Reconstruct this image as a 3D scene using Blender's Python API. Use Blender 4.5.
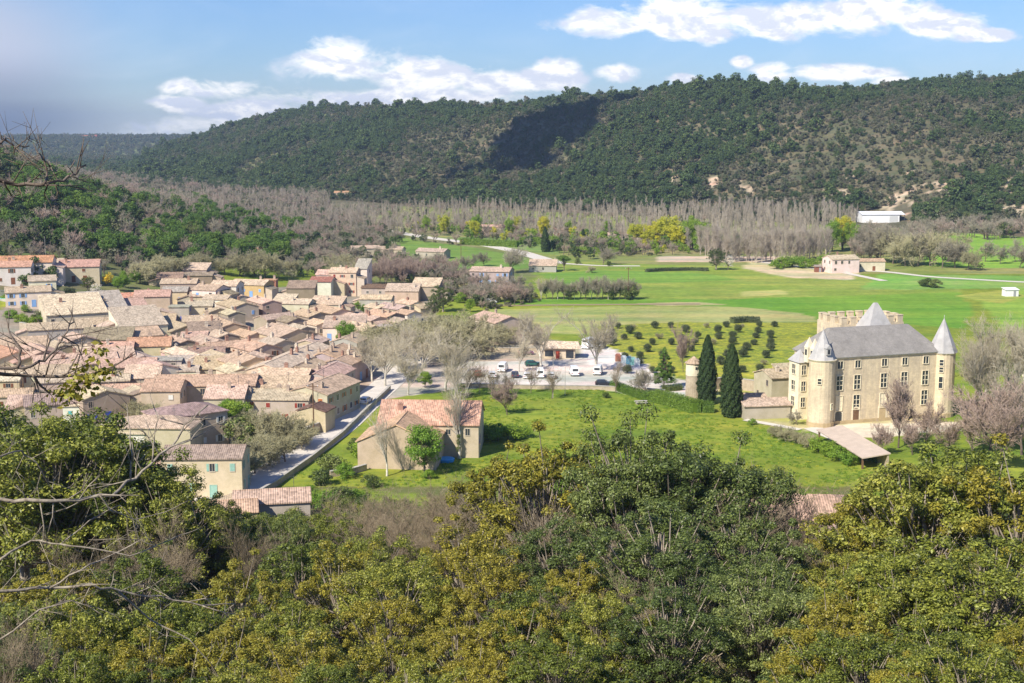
import bpy, math, random
import numpy as np
R = math.radians
scn = bpy.context.scene
for o in list(bpy.data.objects): bpy.data.objects.remove(o)

# ------------------------------------------------------------------ camera, sky, sun
F = 1300.0; CZ = 58.0; HORY = 138.0; W0, H0 = 1024, 683
PITCH = math.atan((H0/2 - HORY)/F)
cam = bpy.data.objects.new('camera', bpy.data.cameras.new('camera'))
scn.collection.objects.link(cam); scn.camera = cam
cam.location = (0, 0, CZ); cam.rotation_euler = (math.pi/2 - PITCH, 0, 0)
cam.data.sensor_width = 36; cam.data.lens = F/W0*36
cam.data.clip_start = .1; cam.data.clip_end = 30000
SUN_TO = np.array([-.60, -.70, .82]); SUN_TO /= np.linalg.norm(SUN_TO)
sun = bpy.data.objects.new('sun', bpy.data.lights.new('sun', 'SUN'))
scn.collection.objects.link(sun)
sun.data.energy = 5.0; sun.data.angle = R(.53); sun.data.color = (1, .93, .80)
from mathutils import Vector, Matrix
sun.rotation_euler = Vector(SUN_TO).to_track_quat('Z', 'Y').to_euler()
scn.view_settings.view_transform = 'Standard'; scn.view_settings.look = 'None'
scn.view_settings.exposure = .57; scn.view_settings.gamma = 1
scn.cycles.use_denoising = True
scn.cycles.max_bounces = 6; scn.cycles.transparent_max_bounces = 6
scn.cycles.volume_bounces = 0
world = bpy.data.worlds.new('World'); scn.world = world; world.use_nodes = True

class NT:
    """tiny node helper"""
    def __init__(s, tree): s.t = tree; s.n = tree.nodes; s.l = tree.links
    def add(s, typ, inp=None, **kw):
        n = s.n.new(typ)
        for k, v in kw.items(): setattr(n, k, v)
        for k, v in (inp or {}).items(): s.set(n.inputs[k], v)
        return n
    def set(s, sock, v):
        if isinstance(v, bpy.types.NodeSocket): s.l.new(v, sock)
        elif isinstance(v, bpy.types.Node): s.l.new(v.outputs[0], sock)
        else: sock.default_value = v
    def math(s, op, a, b=0, c=0, clamp=False):
        n = s.n.new('ShaderNodeMath'); n.operation = op; n.use_clamp = clamp
        s.set(n.inputs[0], a); s.set(n.inputs[1], b)
        if op in ('MULTIPLY_ADD', 'SMOOTH_MIN', 'COMPARE'): s.set(n.inputs[2], c)
        return n.outputs[0]
    def mix(s, f, a, b, blend='MIX'):
        n = s.n.new('ShaderNodeMix'); n.data_type = 'RGBA'; n.blend_type = blend
        s.set(n.inputs[0], f); s.set(n.inputs[6], a); s.set(n.inputs[7], b)
        return n.outputs[2]
    def ramp(s, f, stops, interp='LINEAR'):
        n = s.n.new('ShaderNodeValToRGB'); s.set(n.inputs[0], f); n.color_ramp.interpolation = interp
        e = n.color_ramp.elements
        while len(e) < len(stops): e.new(.5)
        for i, (p, c) in enumerate(stops):
            e[i].position = p; e[i].color = c4(c)
        return n.outputs[0]
    def rng(s, v, a, b, c, d, smooth=False):
        n = s.n.new('ShaderNodeMapRange'); s.set(n.inputs[0], v)
        if smooth: n.interpolation_type = 'SMOOTHSTEP'
        for i, q in enumerate((a, b, c, d)): n.inputs[i+1].default_value = q
        return n.outputs[0]
    def noise(s, vec, scale, detail=4, rough=.55, dist=0):
        n = s.n.new('ShaderNodeTexNoise'); 
        if vec is not None: s.set(n.inputs['Vector'], vec)
        n.inputs['Scale'].default_value = scale; n.inputs['Detail'].default_value = detail
        n.inputs['Roughness'].default_value = rough; n.inputs['Distortion'].default_value = dist
        return n.outputs[0]
def c4(c):
    if isinstance(c, (int, float)): return (c, c, c, 1)
    return tuple(c) if len(c) == 4 else (*c, 1)

# sky with broken cumulus, fixed in direction
t = NT(world.node_tree); t.n.clear()
sky = t.add('ShaderNodeTexSky', sky_type='NISHITA', sun_disc=False)
sky.sun_elevation = math.asin(SUN_TO[2]); sky.sun_rotation = math.atan2(SUN_TO[0], SUN_TO[1])
sky.altitude = 400; sky.air_density = 1.25; sky.dust_density = .1; sky.ozone_density = 4.5
tc = t.add('ShaderNodeTexCoord'); sp = t.add('ShaderNodeSeparateXYZ', {0: tc.outputs['Generated']})
yy = t.math('MAXIMUM', sp.outputs[1], .02)
U = t.math('DIVIDE', sp.outputs[0], yy); Vv = t.math('DIVIDE', sp.outputs[2], yy)   # azimuth and elevation tangents
vec = t.add('ShaderNodeCombineXYZ', {0: U, 1: t.math('MULTIPLY', Vv, 2.0), 2: .37})
def blob(px, py, rx, ry):
    u0 = (px-512)/F; v0 = (HORY-py)/F
    a = t.math('DIVIDE', t.math('SUBTRACT', U, u0), rx/F); b = t.math('DIVIDE', t.math('SUBTRACT', Vv, v0), ry/F)
    d = t.math('SQRT', t.math('ADD', t.math('MULTIPLY', a, a), t.math('MULTIPLY', b, b)))
    return t.rng(d, .1, 1.35, 1, 0, True)
def union(bl):
    m = bl[0]
    for b in bl[1:]: m = t.math('MAXIMUM', m, b)
    return m
cum = union([blob(*b) for b in [(600,26,62,24),(680,24,75,26),(770,22,80,24),(860,18,90,26),(930,28,60,18),(975,38,40,9),
     (765,78,28,14),(735,64,16,8),(835,76,60,11),(885,84,30,7),(215,92,55,14),(190,104,40,12),(345,66,70,26),(420,78,90,22),(500,84,60,16),
     (555,76,50,20),(610,74,34,12),(390,100,190,16),(680,80,24,8),(250,110,80,14),(330,128,250,18)]])
n1 = t.noise(vec, 22, 9, .60, .25)
n2 = t.noise(vec, 60, 5, .6)
dens = t.math('ADD', cum, t.math('MULTIPLY', t.math('SUBTRACT', n1, .5), 2.6))
dens = t.math('ADD', dens, t.math('MULTIPLY', t.math('SUBTRACT', n2, .5), .35))
mask = t.rng(dens, .26, .80, 0, 1, True)
mask = t.math('MULTIPLY', mask, t.rng(cum, .02, .25, 0, 1, True))
shade = t.noise(t.add('ShaderNodeVectorMath', {0: vec, 1: (.004, .010, 0)}, operation='ADD').outputs[0], 22, 8, .58, .25)
core = t.rng(t.math('SUBTRACT', shade, n1), -.09, .07, 0, 1, True)     # sides turned from the sun read bluish grey
ccol = t.mix(core, (.72, .77, .90, 1), (1.15, 1.13, 1.10, 1))
wisp = t.math('MULTIPLY', t.rng(t.noise(vec, 7, 6, .6, .6), .40, .78, 0, .60, True), t.rng(Vv, -.02, .11, 1, .20, True))
low = t.rng(Vv, -.02, .06, .32, 0, True)
wisp = t.math('MAXIMUM', wisp, low)
CS = 11.8
cs = t.add('ShaderNodeVectorMath', {0: ccol, 'Scale': CS}, operation='SCALE').outputs[0]
ws = t.add('ShaderNodeVectorMath', {0: t.mix(.5, (.88, .95, 1.06, 1), (.88, .95, 1.06, 1)), 'Scale': CS*.92}, operation='SCALE').outputs[0]
skb = t.mix(1, sky.outputs[0], (.74, .93, 1.36, 1), 'MULTIPLY')
sk = t.mix(wisp, skb, ws); sk = t.mix(mask, sk, cs)
# a blurred grey smudge on the left, painted into the sky like a cloud
dk = t.math('MULTIPLY', union([blob(-10, 118, 135, 42), blob(-10, 60, 125, 90)]), t.rng(t.noise(vec, 5, 2), .2, .5, .85, 1.0))
ds = t.mix(t.rng(Vv, .0, .07, 0, 1, True), (.8, 1.0, 1.8, 1), (6.0, 6.6, 8.3, 1))
sk = t.mix(dk, sk, ds)
bg = t.add('ShaderNodeBackground', {0: sk, 1: .068})
t.l.new(bg.outputs[0], t.add('ShaderNodeOutputWorld').inputs[0])

# ------------------------------------------------------------------ helpers
col = scn.collection
_lat = {}
def noise2(x, y, cell, seed, octs=4):
    x = np.asarray(x, float); y = np.asarray(y, float); out = np.zeros(np.broadcast(x, y).shape); amp = 1; tot = 0
    for o in range(octs):
        k_ = seed*31+o
        if k_ not in _lat: _lat[k_] = np.random.RandomState(k_).rand(128, 128)
        g = _lat[k_]
        fx = x/cell + 57.3*o; fy = y/cell + 13.7*o
        ix = np.floor(fx).astype(int); iy = np.floor(fy).astype(int); tx = fx-ix; ty = fy-iy
        tx = tx*tx*(3-2*tx); ty = ty*ty*(3-2*ty)
        a = g[ix % 128, iy % 128]; b = g[(ix+1) % 128, iy % 128]; c = g[ix % 128, (iy+1) % 128]; d = g[(ix+1) % 128, (iy+1) % 128]
        out = out + amp*((a*(1-tx)+b*tx)*(1-ty) + (c*(1-tx)+d*tx)*ty); tot += amp; amp *= .5; cell /= 2.03
    return out/tot
def sst(a, b, v):
    q = np.clip((v-a)/(b-a), 0, 1); return q*q*(3-2*q)
RPX = [60,110,150,180,200,240,280,330,380,430,480,530,570,600,640,660,720,800,860,900,950,1000,1024,1100,1300]
RPY = [215,190,158,146,141,128,117,112,110,108,107,105,101,98,100,98,93,92,91,88,86,81,79,77,74]
def H(x, y):
    x = np.asarray(x, float); y = np.asarray(y, float)
    px = 512 + F*x/np.maximum(y, 80)
    z = np.interp(y, [-80,0,12,30,60,100,140,175,203], [64,56.3,50,41,30,19,10,3.5,0])
    z = z + (noise2(x, y, 22, 3)-.5)*4.0*sst(10, 40, y)*(1-sst(150, 195, y))
    # hillside on the left, behind the village
    s = np.clip((395-px)/395, 0, 1.5)
    zl = 50*s**1.95*sst(285, 690, y)*(1-.6*sst(720, 1100, y))
    zl = zl*(1 + .22*(noise2(x, y, 120, 5)-.5))
    z = z + zl
    # wooded ridge beyond the valley
    foot = np.interp(px, [60, 150, 400, 700, 900, 1024, 1300], [1750, 1500, 1180, 1010, 900, 830, 700])
    D = np.interp(px, [60, 200, 400, 640, 1024, 1300], [2500, 2150, 1750, 1520, 1420, 1350])
    zr = CZ + (HORY-np.interp(px, RPX, RPY))/F*D
    tt = (y-foot)/(D-foot); q = np.clip(tt, 0, 1)
    prof = np.where(q < 1, np.sin(q*math.pi/2)**1.15, 1)
    sp = noise2(x*.8+y*.35, y*.35, 150, 9, 3)-.5
    hz = zr*prof*(1 + .95*sp*np.sin(np.clip(q, 0, 1)*math.pi)**.8)
    hz = hz - 25*sst(1.0, 1.6, tt)
    z = z + np.where(tt > 0, np.maximum(hz, 0), 0)
    # far plateau
    zf = 57*sst(2700, 3900, y)
    return np.maximum(z, zf + 2*noise2(x, y, 300, 4)*sst(2700, 3300, y))
def ray(px, py):
    d = np.array([(px-512)/F, math.cos(PITCH) - math.sin(PITCH)*(py-H0/2)/F, -math.sin(PITCH) - math.cos(PITCH)*(py-H0/2)/F])
    return d
def at(px, py, h=0.0, y0=60, y1=5000):
    """where the photo's pixel meets the ground raised by h"""
    d = ray(px, py); Y = np.arange(y0, y1, 2.0); k = Y/d[1]
    zz = CZ + d[2]*k - h - H(d[0]*k, Y)
    i = np.argmax(zz < 0)
    if zz[i] >= 0: i = len(Y)-1
    lo, hi = Y[max(i-1, 0)], Y[i]
    for _ in range(20):
        m = (lo+hi)/2; kk = m/d[1]
        if CZ + d[2]*kk - h - float(H(d[0]*kk, m)) < 0: hi = m
        else: lo = m
    kk = lo/d[1]; return float(d[0]*kk), float(lo), float(H(d[0]*kk, lo))
def at_d(px, py, dist):
    d = ray(px, py); k = dist/d[1]; return np.array([d[0]*k, dist, CZ + d[2]*k])

def mesh_np(name, V, faces, mats, mi=None, smooth=False):
    """faces: list of int arrays (n,k)"""
    me = bpy.data.meshes.new(name); V = np.asarray(V, np.float32)
    me.vertices.add(len(V)); me.vertices.foreach_set('co', V.ravel())
    faces = [f for f in faces if len(f)]
    idx = np.concatenate([f.ravel() for f in faces]).astype(np.int32)
    tot = np.concatenate([np.full(len(f), f.shape[1]) for f in faces]).astype(np.int32)
    st = np.concatenate([[0], np.cumsum(tot)[:-1]]).astype(np.int32)
    me.loops.add(len(idx)); me.loops.foreach_set('vertex_index', idx)
    me.polygons.add(len(tot)); me.polygons.foreach_set('loop_start', st)
    try: me.polygons.foreach_set('loop_total', tot)
    except Exception: pass
    for m in mats: me.materials.append(m)
    if mi is not None: me.polygons.foreach_set('material_index', np.asarray(mi, np.int32))
    if smooth: me.polygons.foreach_set('use_smooth', np.ones(len(tot), bool))
    me.update(calc_edges=True); return me
def link(name, data, parent=None, loc=(0,0,0), rz=0, sc=1, link_it=True):
    o = bpy.data.objects.new(name, data)
    if link_it: col.objects.link(o)
    if parent is not None: o.parent = parent
    o.location = loc; o.rotation_euler = (0, 0, rz)
    o.scale = (sc, sc, sc) if isinstance(sc, (int, float)) else sc
    return o
def tag(o, label=None, cat=None, group=None, kind=None):
    if label: o['label'] = label
    if cat: o['category'] = cat
    if group: o['group'] = group
    if kind: o['kind'] = kind
    return o
def empty(name, loc, rz=0, sc=1):
    o = link(name, None, None, loc, rz, sc); o.empty_display_size = .3; return o

class MB:
    def __init__(s): s.v = []; s.f = []; s.m = []; s.n = 0
    def addv(s, vs, fs, m=0):
        b = len(s.v); s.v += [tuple(map(float, v)) for v in vs]; s.f += [tuple(b+i for i in f) for f in fs]; s.m += [m]*len(fs); return s
    def box(s, x0, x1, y0, y1, z0, z1, m=0):
        return s.addv([(x0,y0,z0),(x1,y0,z0),(x1,y1,z0),(x0,y1,z0),(x0,y0,z1),(x1,y0,z1),(x1,y1,z1),(x0,y1,z1)],
               [(3,2,1,0),(4,5,6,7),(0,1,5,4),(1,2,6,5),(2,3,7,6),(3,0,4,7)], m)
    def prism(s, poly, z0, z1, m=0, top=None):
        n = len(poly); top = top or poly
        return s.addv([(x,y,z0) for x, y in poly]+[(x,y,z1) for x, y in top],
               [tuple(range(n-1,-1,-1)), tuple(range(n,2*n))]+[(i,(i+1)%n,n+(i+1)%n,n+i) for i in range(n)], m)
    def slab(s, quad, th, m=0):
        """a planar polygon thickened downwards"""
        n = len(quad)
        return s.addv([(x,y,z-th) for x,y,z in quad]+list(quad),
               [tuple(range(n-1,-1,-1)), tuple(range(n,2*n))]+[(i,(i+1)%n,n+(i+1)%n,n+i) for i in range(n)], m)
    def cone(s, cx, cy, z0, z1, r0, r1, n=16, m=0, ph=0):
        vs = [(cx+r0*math.cos(ph+2*math.pi*i/n), cy+r0*math.sin(ph+2*math.pi*i/n), z0) for i in range(n)]
        if r1 <= 0: return s.addv(vs+[(cx,cy,z1)], [tuple(range(n-1,-1,-1))]+[(i,(i+1)%n,n) for i in range(n)], m)
        vs += [(cx+r1*math.cos(ph+2*math.pi*i/n), cy+r1*math.sin(ph+2*math.pi*i/n), z1) for i in range(n)]
        return s.addv(vs, [tuple(range(n-1,-1,-1)), tuple(range(n,2*n))]+[(i,(i+1)%n,n+(i+1)%n,n+i) for i in range(n)], m)
    def tube(s, pts, rad, n=6, m=0):
        pts = [Vector(p) for p in pts]; vs = []; fs = []
        for i, p in enumerate(pts):
            d = (pts[min(i+1, len(pts)-1)]-pts[max(i-1, 0)]).normalized()
            a = d.cross(Vector((.13, .21, 1))).normalized(); b = d.cross(a); r = rad[i] if hasattr(rad, '__len__') else rad
            vs += [p+a*r*math.cos(2*math.pi*k/n)+b*r*math.sin(2*math.pi*k/n) for k in range(n)]
        for i in range(len(pts)-1):
            fs += [(i*n+k, i*n+(k+1)%n, (i+1)*n+(k+1)%n, (i+1)*n+k) for k in range(n)]
        fs += [tuple(range(n-1,-1,-1)), tuple((len(pts)-1)*n+k for k in range(n))]
        return s.addv(vs, fs, m)
    def mesh(s, name, mats, smooth=False):
        me = bpy.data.meshes.new(name); me.from_pydata(s.v, [], s.f)
        mats = mats if isinstance(mats, (list, tuple)) else [mats]
        for m in mats: me.materials.append(m)
        if len(mats) > 1: me.polygons.foreach_set('material_index', s.m)
        if smooth: me.polygons.foreach_set('use_smooth', [True]*len(s.f))
        me.update(); return me
    def build(s, name, mats, parent=None, loc=(0,0,0), rz=0, color=None, smooth=False):
        o = link(name, s.mesh(name, mats, smooth), parent, loc, rz)
        if color is not None: o.color = c4(color)
        return o

# ------------------------------------------------------------------ materials
def new_mat(name):
    m = bpy.data.materials.new(name); m.use_nodes = True; m.node_tree.nodes.clear(); return m, NT(m.node_tree)
def finish(m, t, color, rough=.85, bump=None, bs=.3, bd=.05, metal=0, spec=.3, trans=0):
    p = t.add('ShaderNodeBsdfPrincipled', {'Base Color': color if not isinstance(color, tuple) else c4(color), 'Roughness': rough, 'Metallic': metal, 'Specular IOR Level': spec})
    if bump is not None:
        t.l.new(t.add('ShaderNodeBump', {'Height': bump, 'Strength': bs, 'Distance': bd}).outputs[0], p.inputs['Normal'])
    out = t.add('ShaderNodeOutputMaterial'); sh = p.outputs[0]
    if trans > 0:
        tr = t.add('ShaderNodeBsdfTranslucent', {0: t.mix(1, color, (1.15, 1.25, .55, 1), 'MULTIPLY')})
        sh = t.add('ShaderNodeMixShader', {0: trans, 1: sh, 2: tr.outputs[0]}).outputs[0]
    t.l.new(sh, out.inputs[0]); return m
def plain(name, c, rough=.8, var=.18, scale=1.5, spec=.3, metal=0, bs=.2):
    m, t = new_mat(name); o = t.add('ShaderNodeTexCoord').outputs['Object']
    n = t.noise(o, scale, 5); k = t.rng(n, .25, .75, 1-var, 1+var)
    cc = t.mix(1, c4(c), t.add('ShaderNodeCombineColor', {0: k, 1: k, 2: k}).outputs[0], 'MULTIPLY')
    return finish(m, t, cc, rough, n, bs, .03, metal, spec)
def tinted(name, rough=.8, var=.2, scale=.8, fine=6, spec=.25, bd=.03):
    """colour comes from the object's own colour"""
    m, t = new_mat(name); o = t.add('ShaderNodeTexCoord').outputs['Object']
    oc = t.add('ShaderNodeObjectInfo').outputs['Color']
    n = t.noise(o, scale, 6, .65); n2 = t.noise(o, fine, 3)
    k = t.math('MULTIPLY', t.rng(n, .25, .75, 1-var, 1+var), t.rng(n2, .2, .8, .93, 1.07))
    cc = t.mix(1, oc, t.add('ShaderNodeCombineColor', {0: k, 1: k, 2: t.math('MULTIPLY', k, t.rng(n, .3, .7, .93, 1.04))}).outputs[0], 'MULTIPLY')
    return finish(m, t, cc, rough, n2, .25, bd, 0, spec)
def roof_mat():
    m, t = new_mat('canal_tiles'); g = t.add('ShaderNodeTexCoord').outputs['Object']
    oi = t.add('ShaderNodeObjectInfo')
    off = t.add('ShaderNodeVectorMath', {0: g, 1: t.add('ShaderNodeCombineXYZ', {0: t.math('MULTIPLY', oi.outputs['Random'], 90), 1: 0, 2: 0}).outputs[0]}, operation='ADD').outputs[0]
    s = t.add('ShaderNodeSeparateXYZ', {0: g})
    wave = t.math('SINE', t.math('MULTIPLY', s.outputs[0], 2*math.pi/.34))
    cellv = t.add('ShaderNodeCombineXYZ', {0: t.math('FLOOR', t.math('DIVIDE', s.outputs[0], .34)), 1: t.math('FLOOR', t.math('DIVIDE', s.outputs[1], .45)), 2: oi.outputs['Random']})
    wn = t.add('ShaderNodeTexWhiteNoise', {'Vector': cellv.outputs[0]}).outputs[0]
    n = t.noise(off, .55, 6, .7); n2 = t.noise(off, 2.6, 4, .6)
    lich = t.rng(n2, .52, .75, 0, .55, True)
    k = t.math('MULTIPLY', t.rng(wn, 0, 1, .72, 1.25), t.rng(n, .28, .72, .72, 1.22))
    k = t.math('MULTIPLY', k, t.rng(wave, -1, .2, .78, 1.04))
    base = t.mix(t.rng(n2, .3, .7, 0, .6), oi.outputs['Color'], t.mix(1, oi.outputs['Color'], (1.03, .88, .75, 1), 'MULTIPLY'))
    base = t.mix(lich, base, (.45, .37, .285, 1))
    cc = t.mix(1, base, t.add('ShaderNodeCombineColor', {0: k, 1: k, 2: k}).outputs[0], 'MULTIPLY')
    return finish(m, t, cc, .9, wave, .5, .05, 0, .15)
def stone_mat(name, c, c2, scale=2.2):
    m, t = new_mat(name); o = t.add('ShaderNodeTexCoord').outputs['Object']
    v = t.add('ShaderNodeTexVoronoi', {'Vector': o, 'Scale': scale}); n = t.noise(o, .45, 6, .65)
    k = t.add('ShaderNodeSeparateColor', {0: v.outputs['Color']}).outputs[0]
    cc = t.mix(t.math('MULTIPLY', t.math('ADD', k, n), .5), c4(c), c4(c2))
    kk = t.rng(n, .25, .75, .82, 1.15)
    cc = t.mix(1, cc, t.add('ShaderNodeCombineColor', {0: kk, 1: kk, 2: kk}).outputs[0], 'MULTIPLY')
    return finish(m, t, cc, .92, v.outputs['Distance'], .4, .05)
def castle_mat(name, c, c2):
    m, t = new_mat(name); o = t.add('ShaderNodeTexCoord').outputs['Object']
    br = t.add('ShaderNodeTexBrick', {'Vector': t.add('ShaderNodeCombineXYZ', {0: t.math('ADD', t.add('ShaderNodeSeparateXYZ', {0: o}).outputs[0], t.add('ShaderNodeSeparateXYZ', {0: o}).outputs[1]), 1: t.add('ShaderNodeSeparateXYZ', {0: o}).outputs[2], 2: 0}),
        'Color1': (.5, .5, .5, 1), 'Color2': (.85, .85, .85, 1), 'Mortar': (.3, .3, .3, 1), 'Scale': 1.0, 'Mortar Size': .02, 'Brick Width': .75, 'Row Height': .36})
    mp = t.add('ShaderNodeMapping', {0: o}); mp.inputs['Scale'].default_value = (1.1, 1.1, .10)
    st = t.noise(mp.outputs[0], 1.0, 5, .7); n = t.noise(o, .28, 6, .7); n2 = t.noise(o, 1.7, 5, .7)
    cc = t.mix(t.rng(n, .38, .62, 0, 1), c4(c), c4(c2)); k = t.math('MULTIPLY', t.rng(st, .3, .7, .78, 1.14), t.math('MULTIPLY', t.rng(n2, .25, .75, .84, 1.12), t.rng(t.add('ShaderNodeSeparateColor', {0: br.outputs[0]}).outputs[0], .3, .85, .90, 1.05)))
    cc = t.mix(1, cc, t.add('ShaderNodeCombineColor', {0: k, 1: k, 2: t.math('MULTIPLY', k, t.rng(st, .3, .7, 1.05, .95))}).outputs[0], 'MULTIPLY')
    return finish(m, t, cc, .92, n2, .35, .06)
def leaf_mat(name, cols, trans=.28, var=.3, rough=.55):
    m, t = new_mat(name); oi = t.add('ShaderNodeObjectInfo'); ge = t.add('ShaderNodeNewGeometry')
    r = t.add('ShaderNodeTexWhiteNoise', {'W': t.math('MULTIPLY', oi.outputs['Random'], 17.31)}, noise_dimensions='1D').outputs[0]
    o = t.add('ShaderNodeTexCoord').outputs['Object']
    f = t.math('ADD', t.math('MULTIPLY', r, .62), t.math('MULTIPLY', t.noise(o, .45, 3), .4), clamp=True)
    f = t.math('ADD', f, t.math('MULTIPLY', t.math('SUBTRACT', ge.outputs['Random Per Island'], .5), .45), clamp=True)
    base = t.ramp(f, [(i/(len(cols)-1), c) for i, c in enumerate(cols)])
    k = t.rng(ge.outputs['Random Per Island'], 0, 1, 1-var, 1+var)
    cc = t.mix(1, base, t.add('ShaderNodeCombineColor', {0: k, 1: k, 2: k}).outputs[0], 'MULTIPLY')
    return finish(m, t, cc, rough, None, spec=.35, trans=trans)
def bark_mat(name, a, b, scale=3):
    m, t = new_mat(name); o = t.add('ShaderNodeTexCoord').outputs['Object']; oi = t.add('ShaderNodeObjectInfo')
    n = t.noise(o, scale, 5, .6); cc = t.mix(t.rng(n, .35, .65, 0, 1), c4(a), c4(b))
    k = t.rng(oi.outputs['Random'], 0, 1, .82, 1.18)
    cc = t.mix(1, cc, t.add('ShaderNodeCombineColor', {0: k, 1: k, 2: k}).outputs[0], 'MULTIPLY')
    return finish(m, t, cc, .9, n, .4, .03)
M = {}
M['roof'] = roof_mat()
M['wall'] = tinted('render_wall', .9, .17, .5, 5)
M['paint'] = tinted('paint', .5, .05, 1, 5)
M['carpaint'] = tinted('car_paint', .25, .02, 1, 5, .5, .002)
M['glass'] = plain('window_glass', (.035, .042, .05), .12, .3, .7, .6)
M['rubble'] = stone_mat('rubble_stone', (.34, .27, .19), (.50, .42, .31))
M['castle'] = castle_mat('castle_stone', (.69, .57, .39), (.57, .47, .325))
M['castle_dark'] = stone_mat('weathered_stone', (.52, .40, .23), (.38, .29, .17), 1.2)
M['ashlar'] = stone_mat('pale_ashlar', (.78, .70, .52), (.66, .58, .42), 1.2)
M['slate'] = stone_mat('roof_slate', (.20, .185, .17), (.29, .27, .245), 3.0)
M['lead'] = stone_mat('spire_stone', (.36, .35, .34), (.46, .44, .42), 1.4)
M['asphalt'] = plain('street_surface', (.60, .55, .49), .9, .15, .4)
M['gravel'] = plain('pale_gravel', (.60, .55, .47), .95, .12, .6)
M['concrete'] = plain('concrete', (.42, .39, .34), .9, .25, 1)
M['wood'] = plain('wood', (.16, .09, .05), .7, .3, 3)
M['metal'] = plain('dark_metal', (.10, .10, .11), .5, .2, 2, metal=.3)
M['white'] = plain('white_sheet', (.80, .80, .80), .5, .05, .5)
M['rubber'] = plain('tyre_rubber', (.02, .02, .02), .8)
M['lamp'] = plain('headlight_lens', (.7, .7, .72), .15)
M['bark_oak'] = bark_mat('oak_bark', (.36, .31, .25), (.20, .16, .12))
M['bark_dark'] = bark_mat('bark_dark', (.10, .075, .055), (.19, .15, .12))
M['bark_pale'] = bark_mat('plane_bark', (.62, .58, .50), (.36, .32, .25), 1.5)
M['twig_pale'] = bark_mat('plane_twigs', (.54, .48, .35), (.40, .34, .24))
M['twig_pink'] = bark_mat('poplar_twigs', (.50, .43, .35), (.37, .32, .255))
M['twig_red'] = bark_mat('reddish_twigs', (.44, .33, .27), (.33, .25, .20))
M['twig_grey'] = bark_mat('scrub_twigs', (.38, .34, .25), (.27, .24, .175))
M['twig_fine'] = bark_mat('grey_twigs', (.36, .29, .19), (.22, .17, .11))
M['twig_olive'] = bark_mat('budding_twigs', (.42, .38, .22), (.32, .30, .17))
M['leaf_oak'] = leaf_mat('oak_leaves', [(.068,.100,.018),(.125,.155,.024),(.21,.23,.036),(.30,.29,.05)], .25, .5, .45)
M['leaf_dark'] = leaf_mat('holm_leaves', [(.060,.090,.024),(.11,.145,.034),(.21,.24,.070)], .22, .5, .45)
M['leaf_gold'] = leaf_mat('golden_leaves', [(.15,.155,.022),(.22,.205,.026),(.31,.26,.036),(.20,.20,.03)], .25, .5, .45)
M['leaf_hill'] = leaf_mat('hill_foliage', [(.042,.062,.036),(.062,.088,.036),(.105,.130,.042),(.15,.135,.090),(.085,.105,.058)], .1, .35, .8)
M['leaf_scrub'] = leaf_mat('hill_scrub', [(.13,.125,.075),(.20,.17,.12),(.12,.135,.065),(.17,.145,.11)], .1, .3, .85)
M['leaf_hillpine'] = leaf_mat('hill_pines', [(.040,.070,.026),(.065,.105,.030),(.100,.140,.038)], .1, .35, .8)
M['leaf_box'] = leaf_mat('clipped_leaves', [(.075,.14,.02),(.12,.20,.025),(.17,.25,.03)], .2, .35)
M['leaf_pine'] = leaf_mat('pine_needles', [(.055,.115,.022),(.10,.18,.028),(.155,.24,.035)], .2, .3, .7)
M['leaf_cypress'] = leaf_mat('cypress_scales', [(.020,.042,.014),(.034,.062,.018),(.050,.080,.020)], .1, .4, .8)
M['leaf_bright'] = leaf_mat('spring_leaves', [(.14,.26,.03),(.20,.32,.035),(.27,.36,.04)], .35, .25)
M['leaf_yellow'] = leaf_mat('yellow_spring_leaves', [(.36,.40,.045),(.50,.48,.04),(.58,.50,.03)], .35, .2)
M['leaf_olive'] = leaf_mat('olive_leaves', [(.055,.075,.030),(.075,.095,.040),(.095,.115,.050)], .15, .3)
M['leaf_hedge'] = leaf_mat('hedge_leaves', [(.11,.20,.025),(.16,.25,.03),(.22,.30,.035)], .25, .3)
M['leaf_blossom'] = leaf_mat('pale_blossom', [(.62,.55,.50),(.74,.68,.62)], .2, .15)
M['leaf_mimosa'] = leaf_mat('golden_blossom', [(.75,.52,.03),(.85,.62,.05)], .2, .15)

# ------------------------------------------------------------------ ground sheet
def P(*pp): return [at(a, b)[:2] for a, b in pp]
def inside(X, Y, poly):
    r = np.zeros(X.shape, bool); n = len(poly)
    for i in range(n):
        x1, y1 = poly[i]; x2, y2 = poly[(i+1) % n]
        if y1 == y2: continue
        c = ((y1 > Y) != (y2 > Y)) & (X < (x2-x1)*(Y-y1)/(y2-y1)+x1); r ^= c
    return r
Ys = np.concatenate([np.arange(-80, 195, 4), np.arange(195, 720, 1.4), np.arange(720, 1100, 5), np.arange(1100, 2600, 14), np.arange(2600, 6600, 70)])
Us = np.arange(-.66, .6601, .004)
UU, YY = np.meshgrid(Us, Ys); XX = UU*(np.maximum(np.abs(YY), 1)+60)
ZZ = H(XX, YY)
V = np.stack([XX, YY, ZZ], -1).reshape(-1, 3)
nr, nc = UU.shape; ii = (np.arange(nr-1)[:, None]*nc + np.arange(nc-1)[None]).ravel()
Fq = np.stack([ii, ii+1, ii+nc+1, ii+nc], -1)
PXg = 512 + F*XX/np.maximum(YY, 80)
C = np.zeros((nr, nc, 4)); C[..., :3] = (.17, .24, .045); C[..., 3] = .06
w1 = noise2(XX, YY, 30, 21); w2 = noise2(XX, YY, 9, 22)
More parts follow.
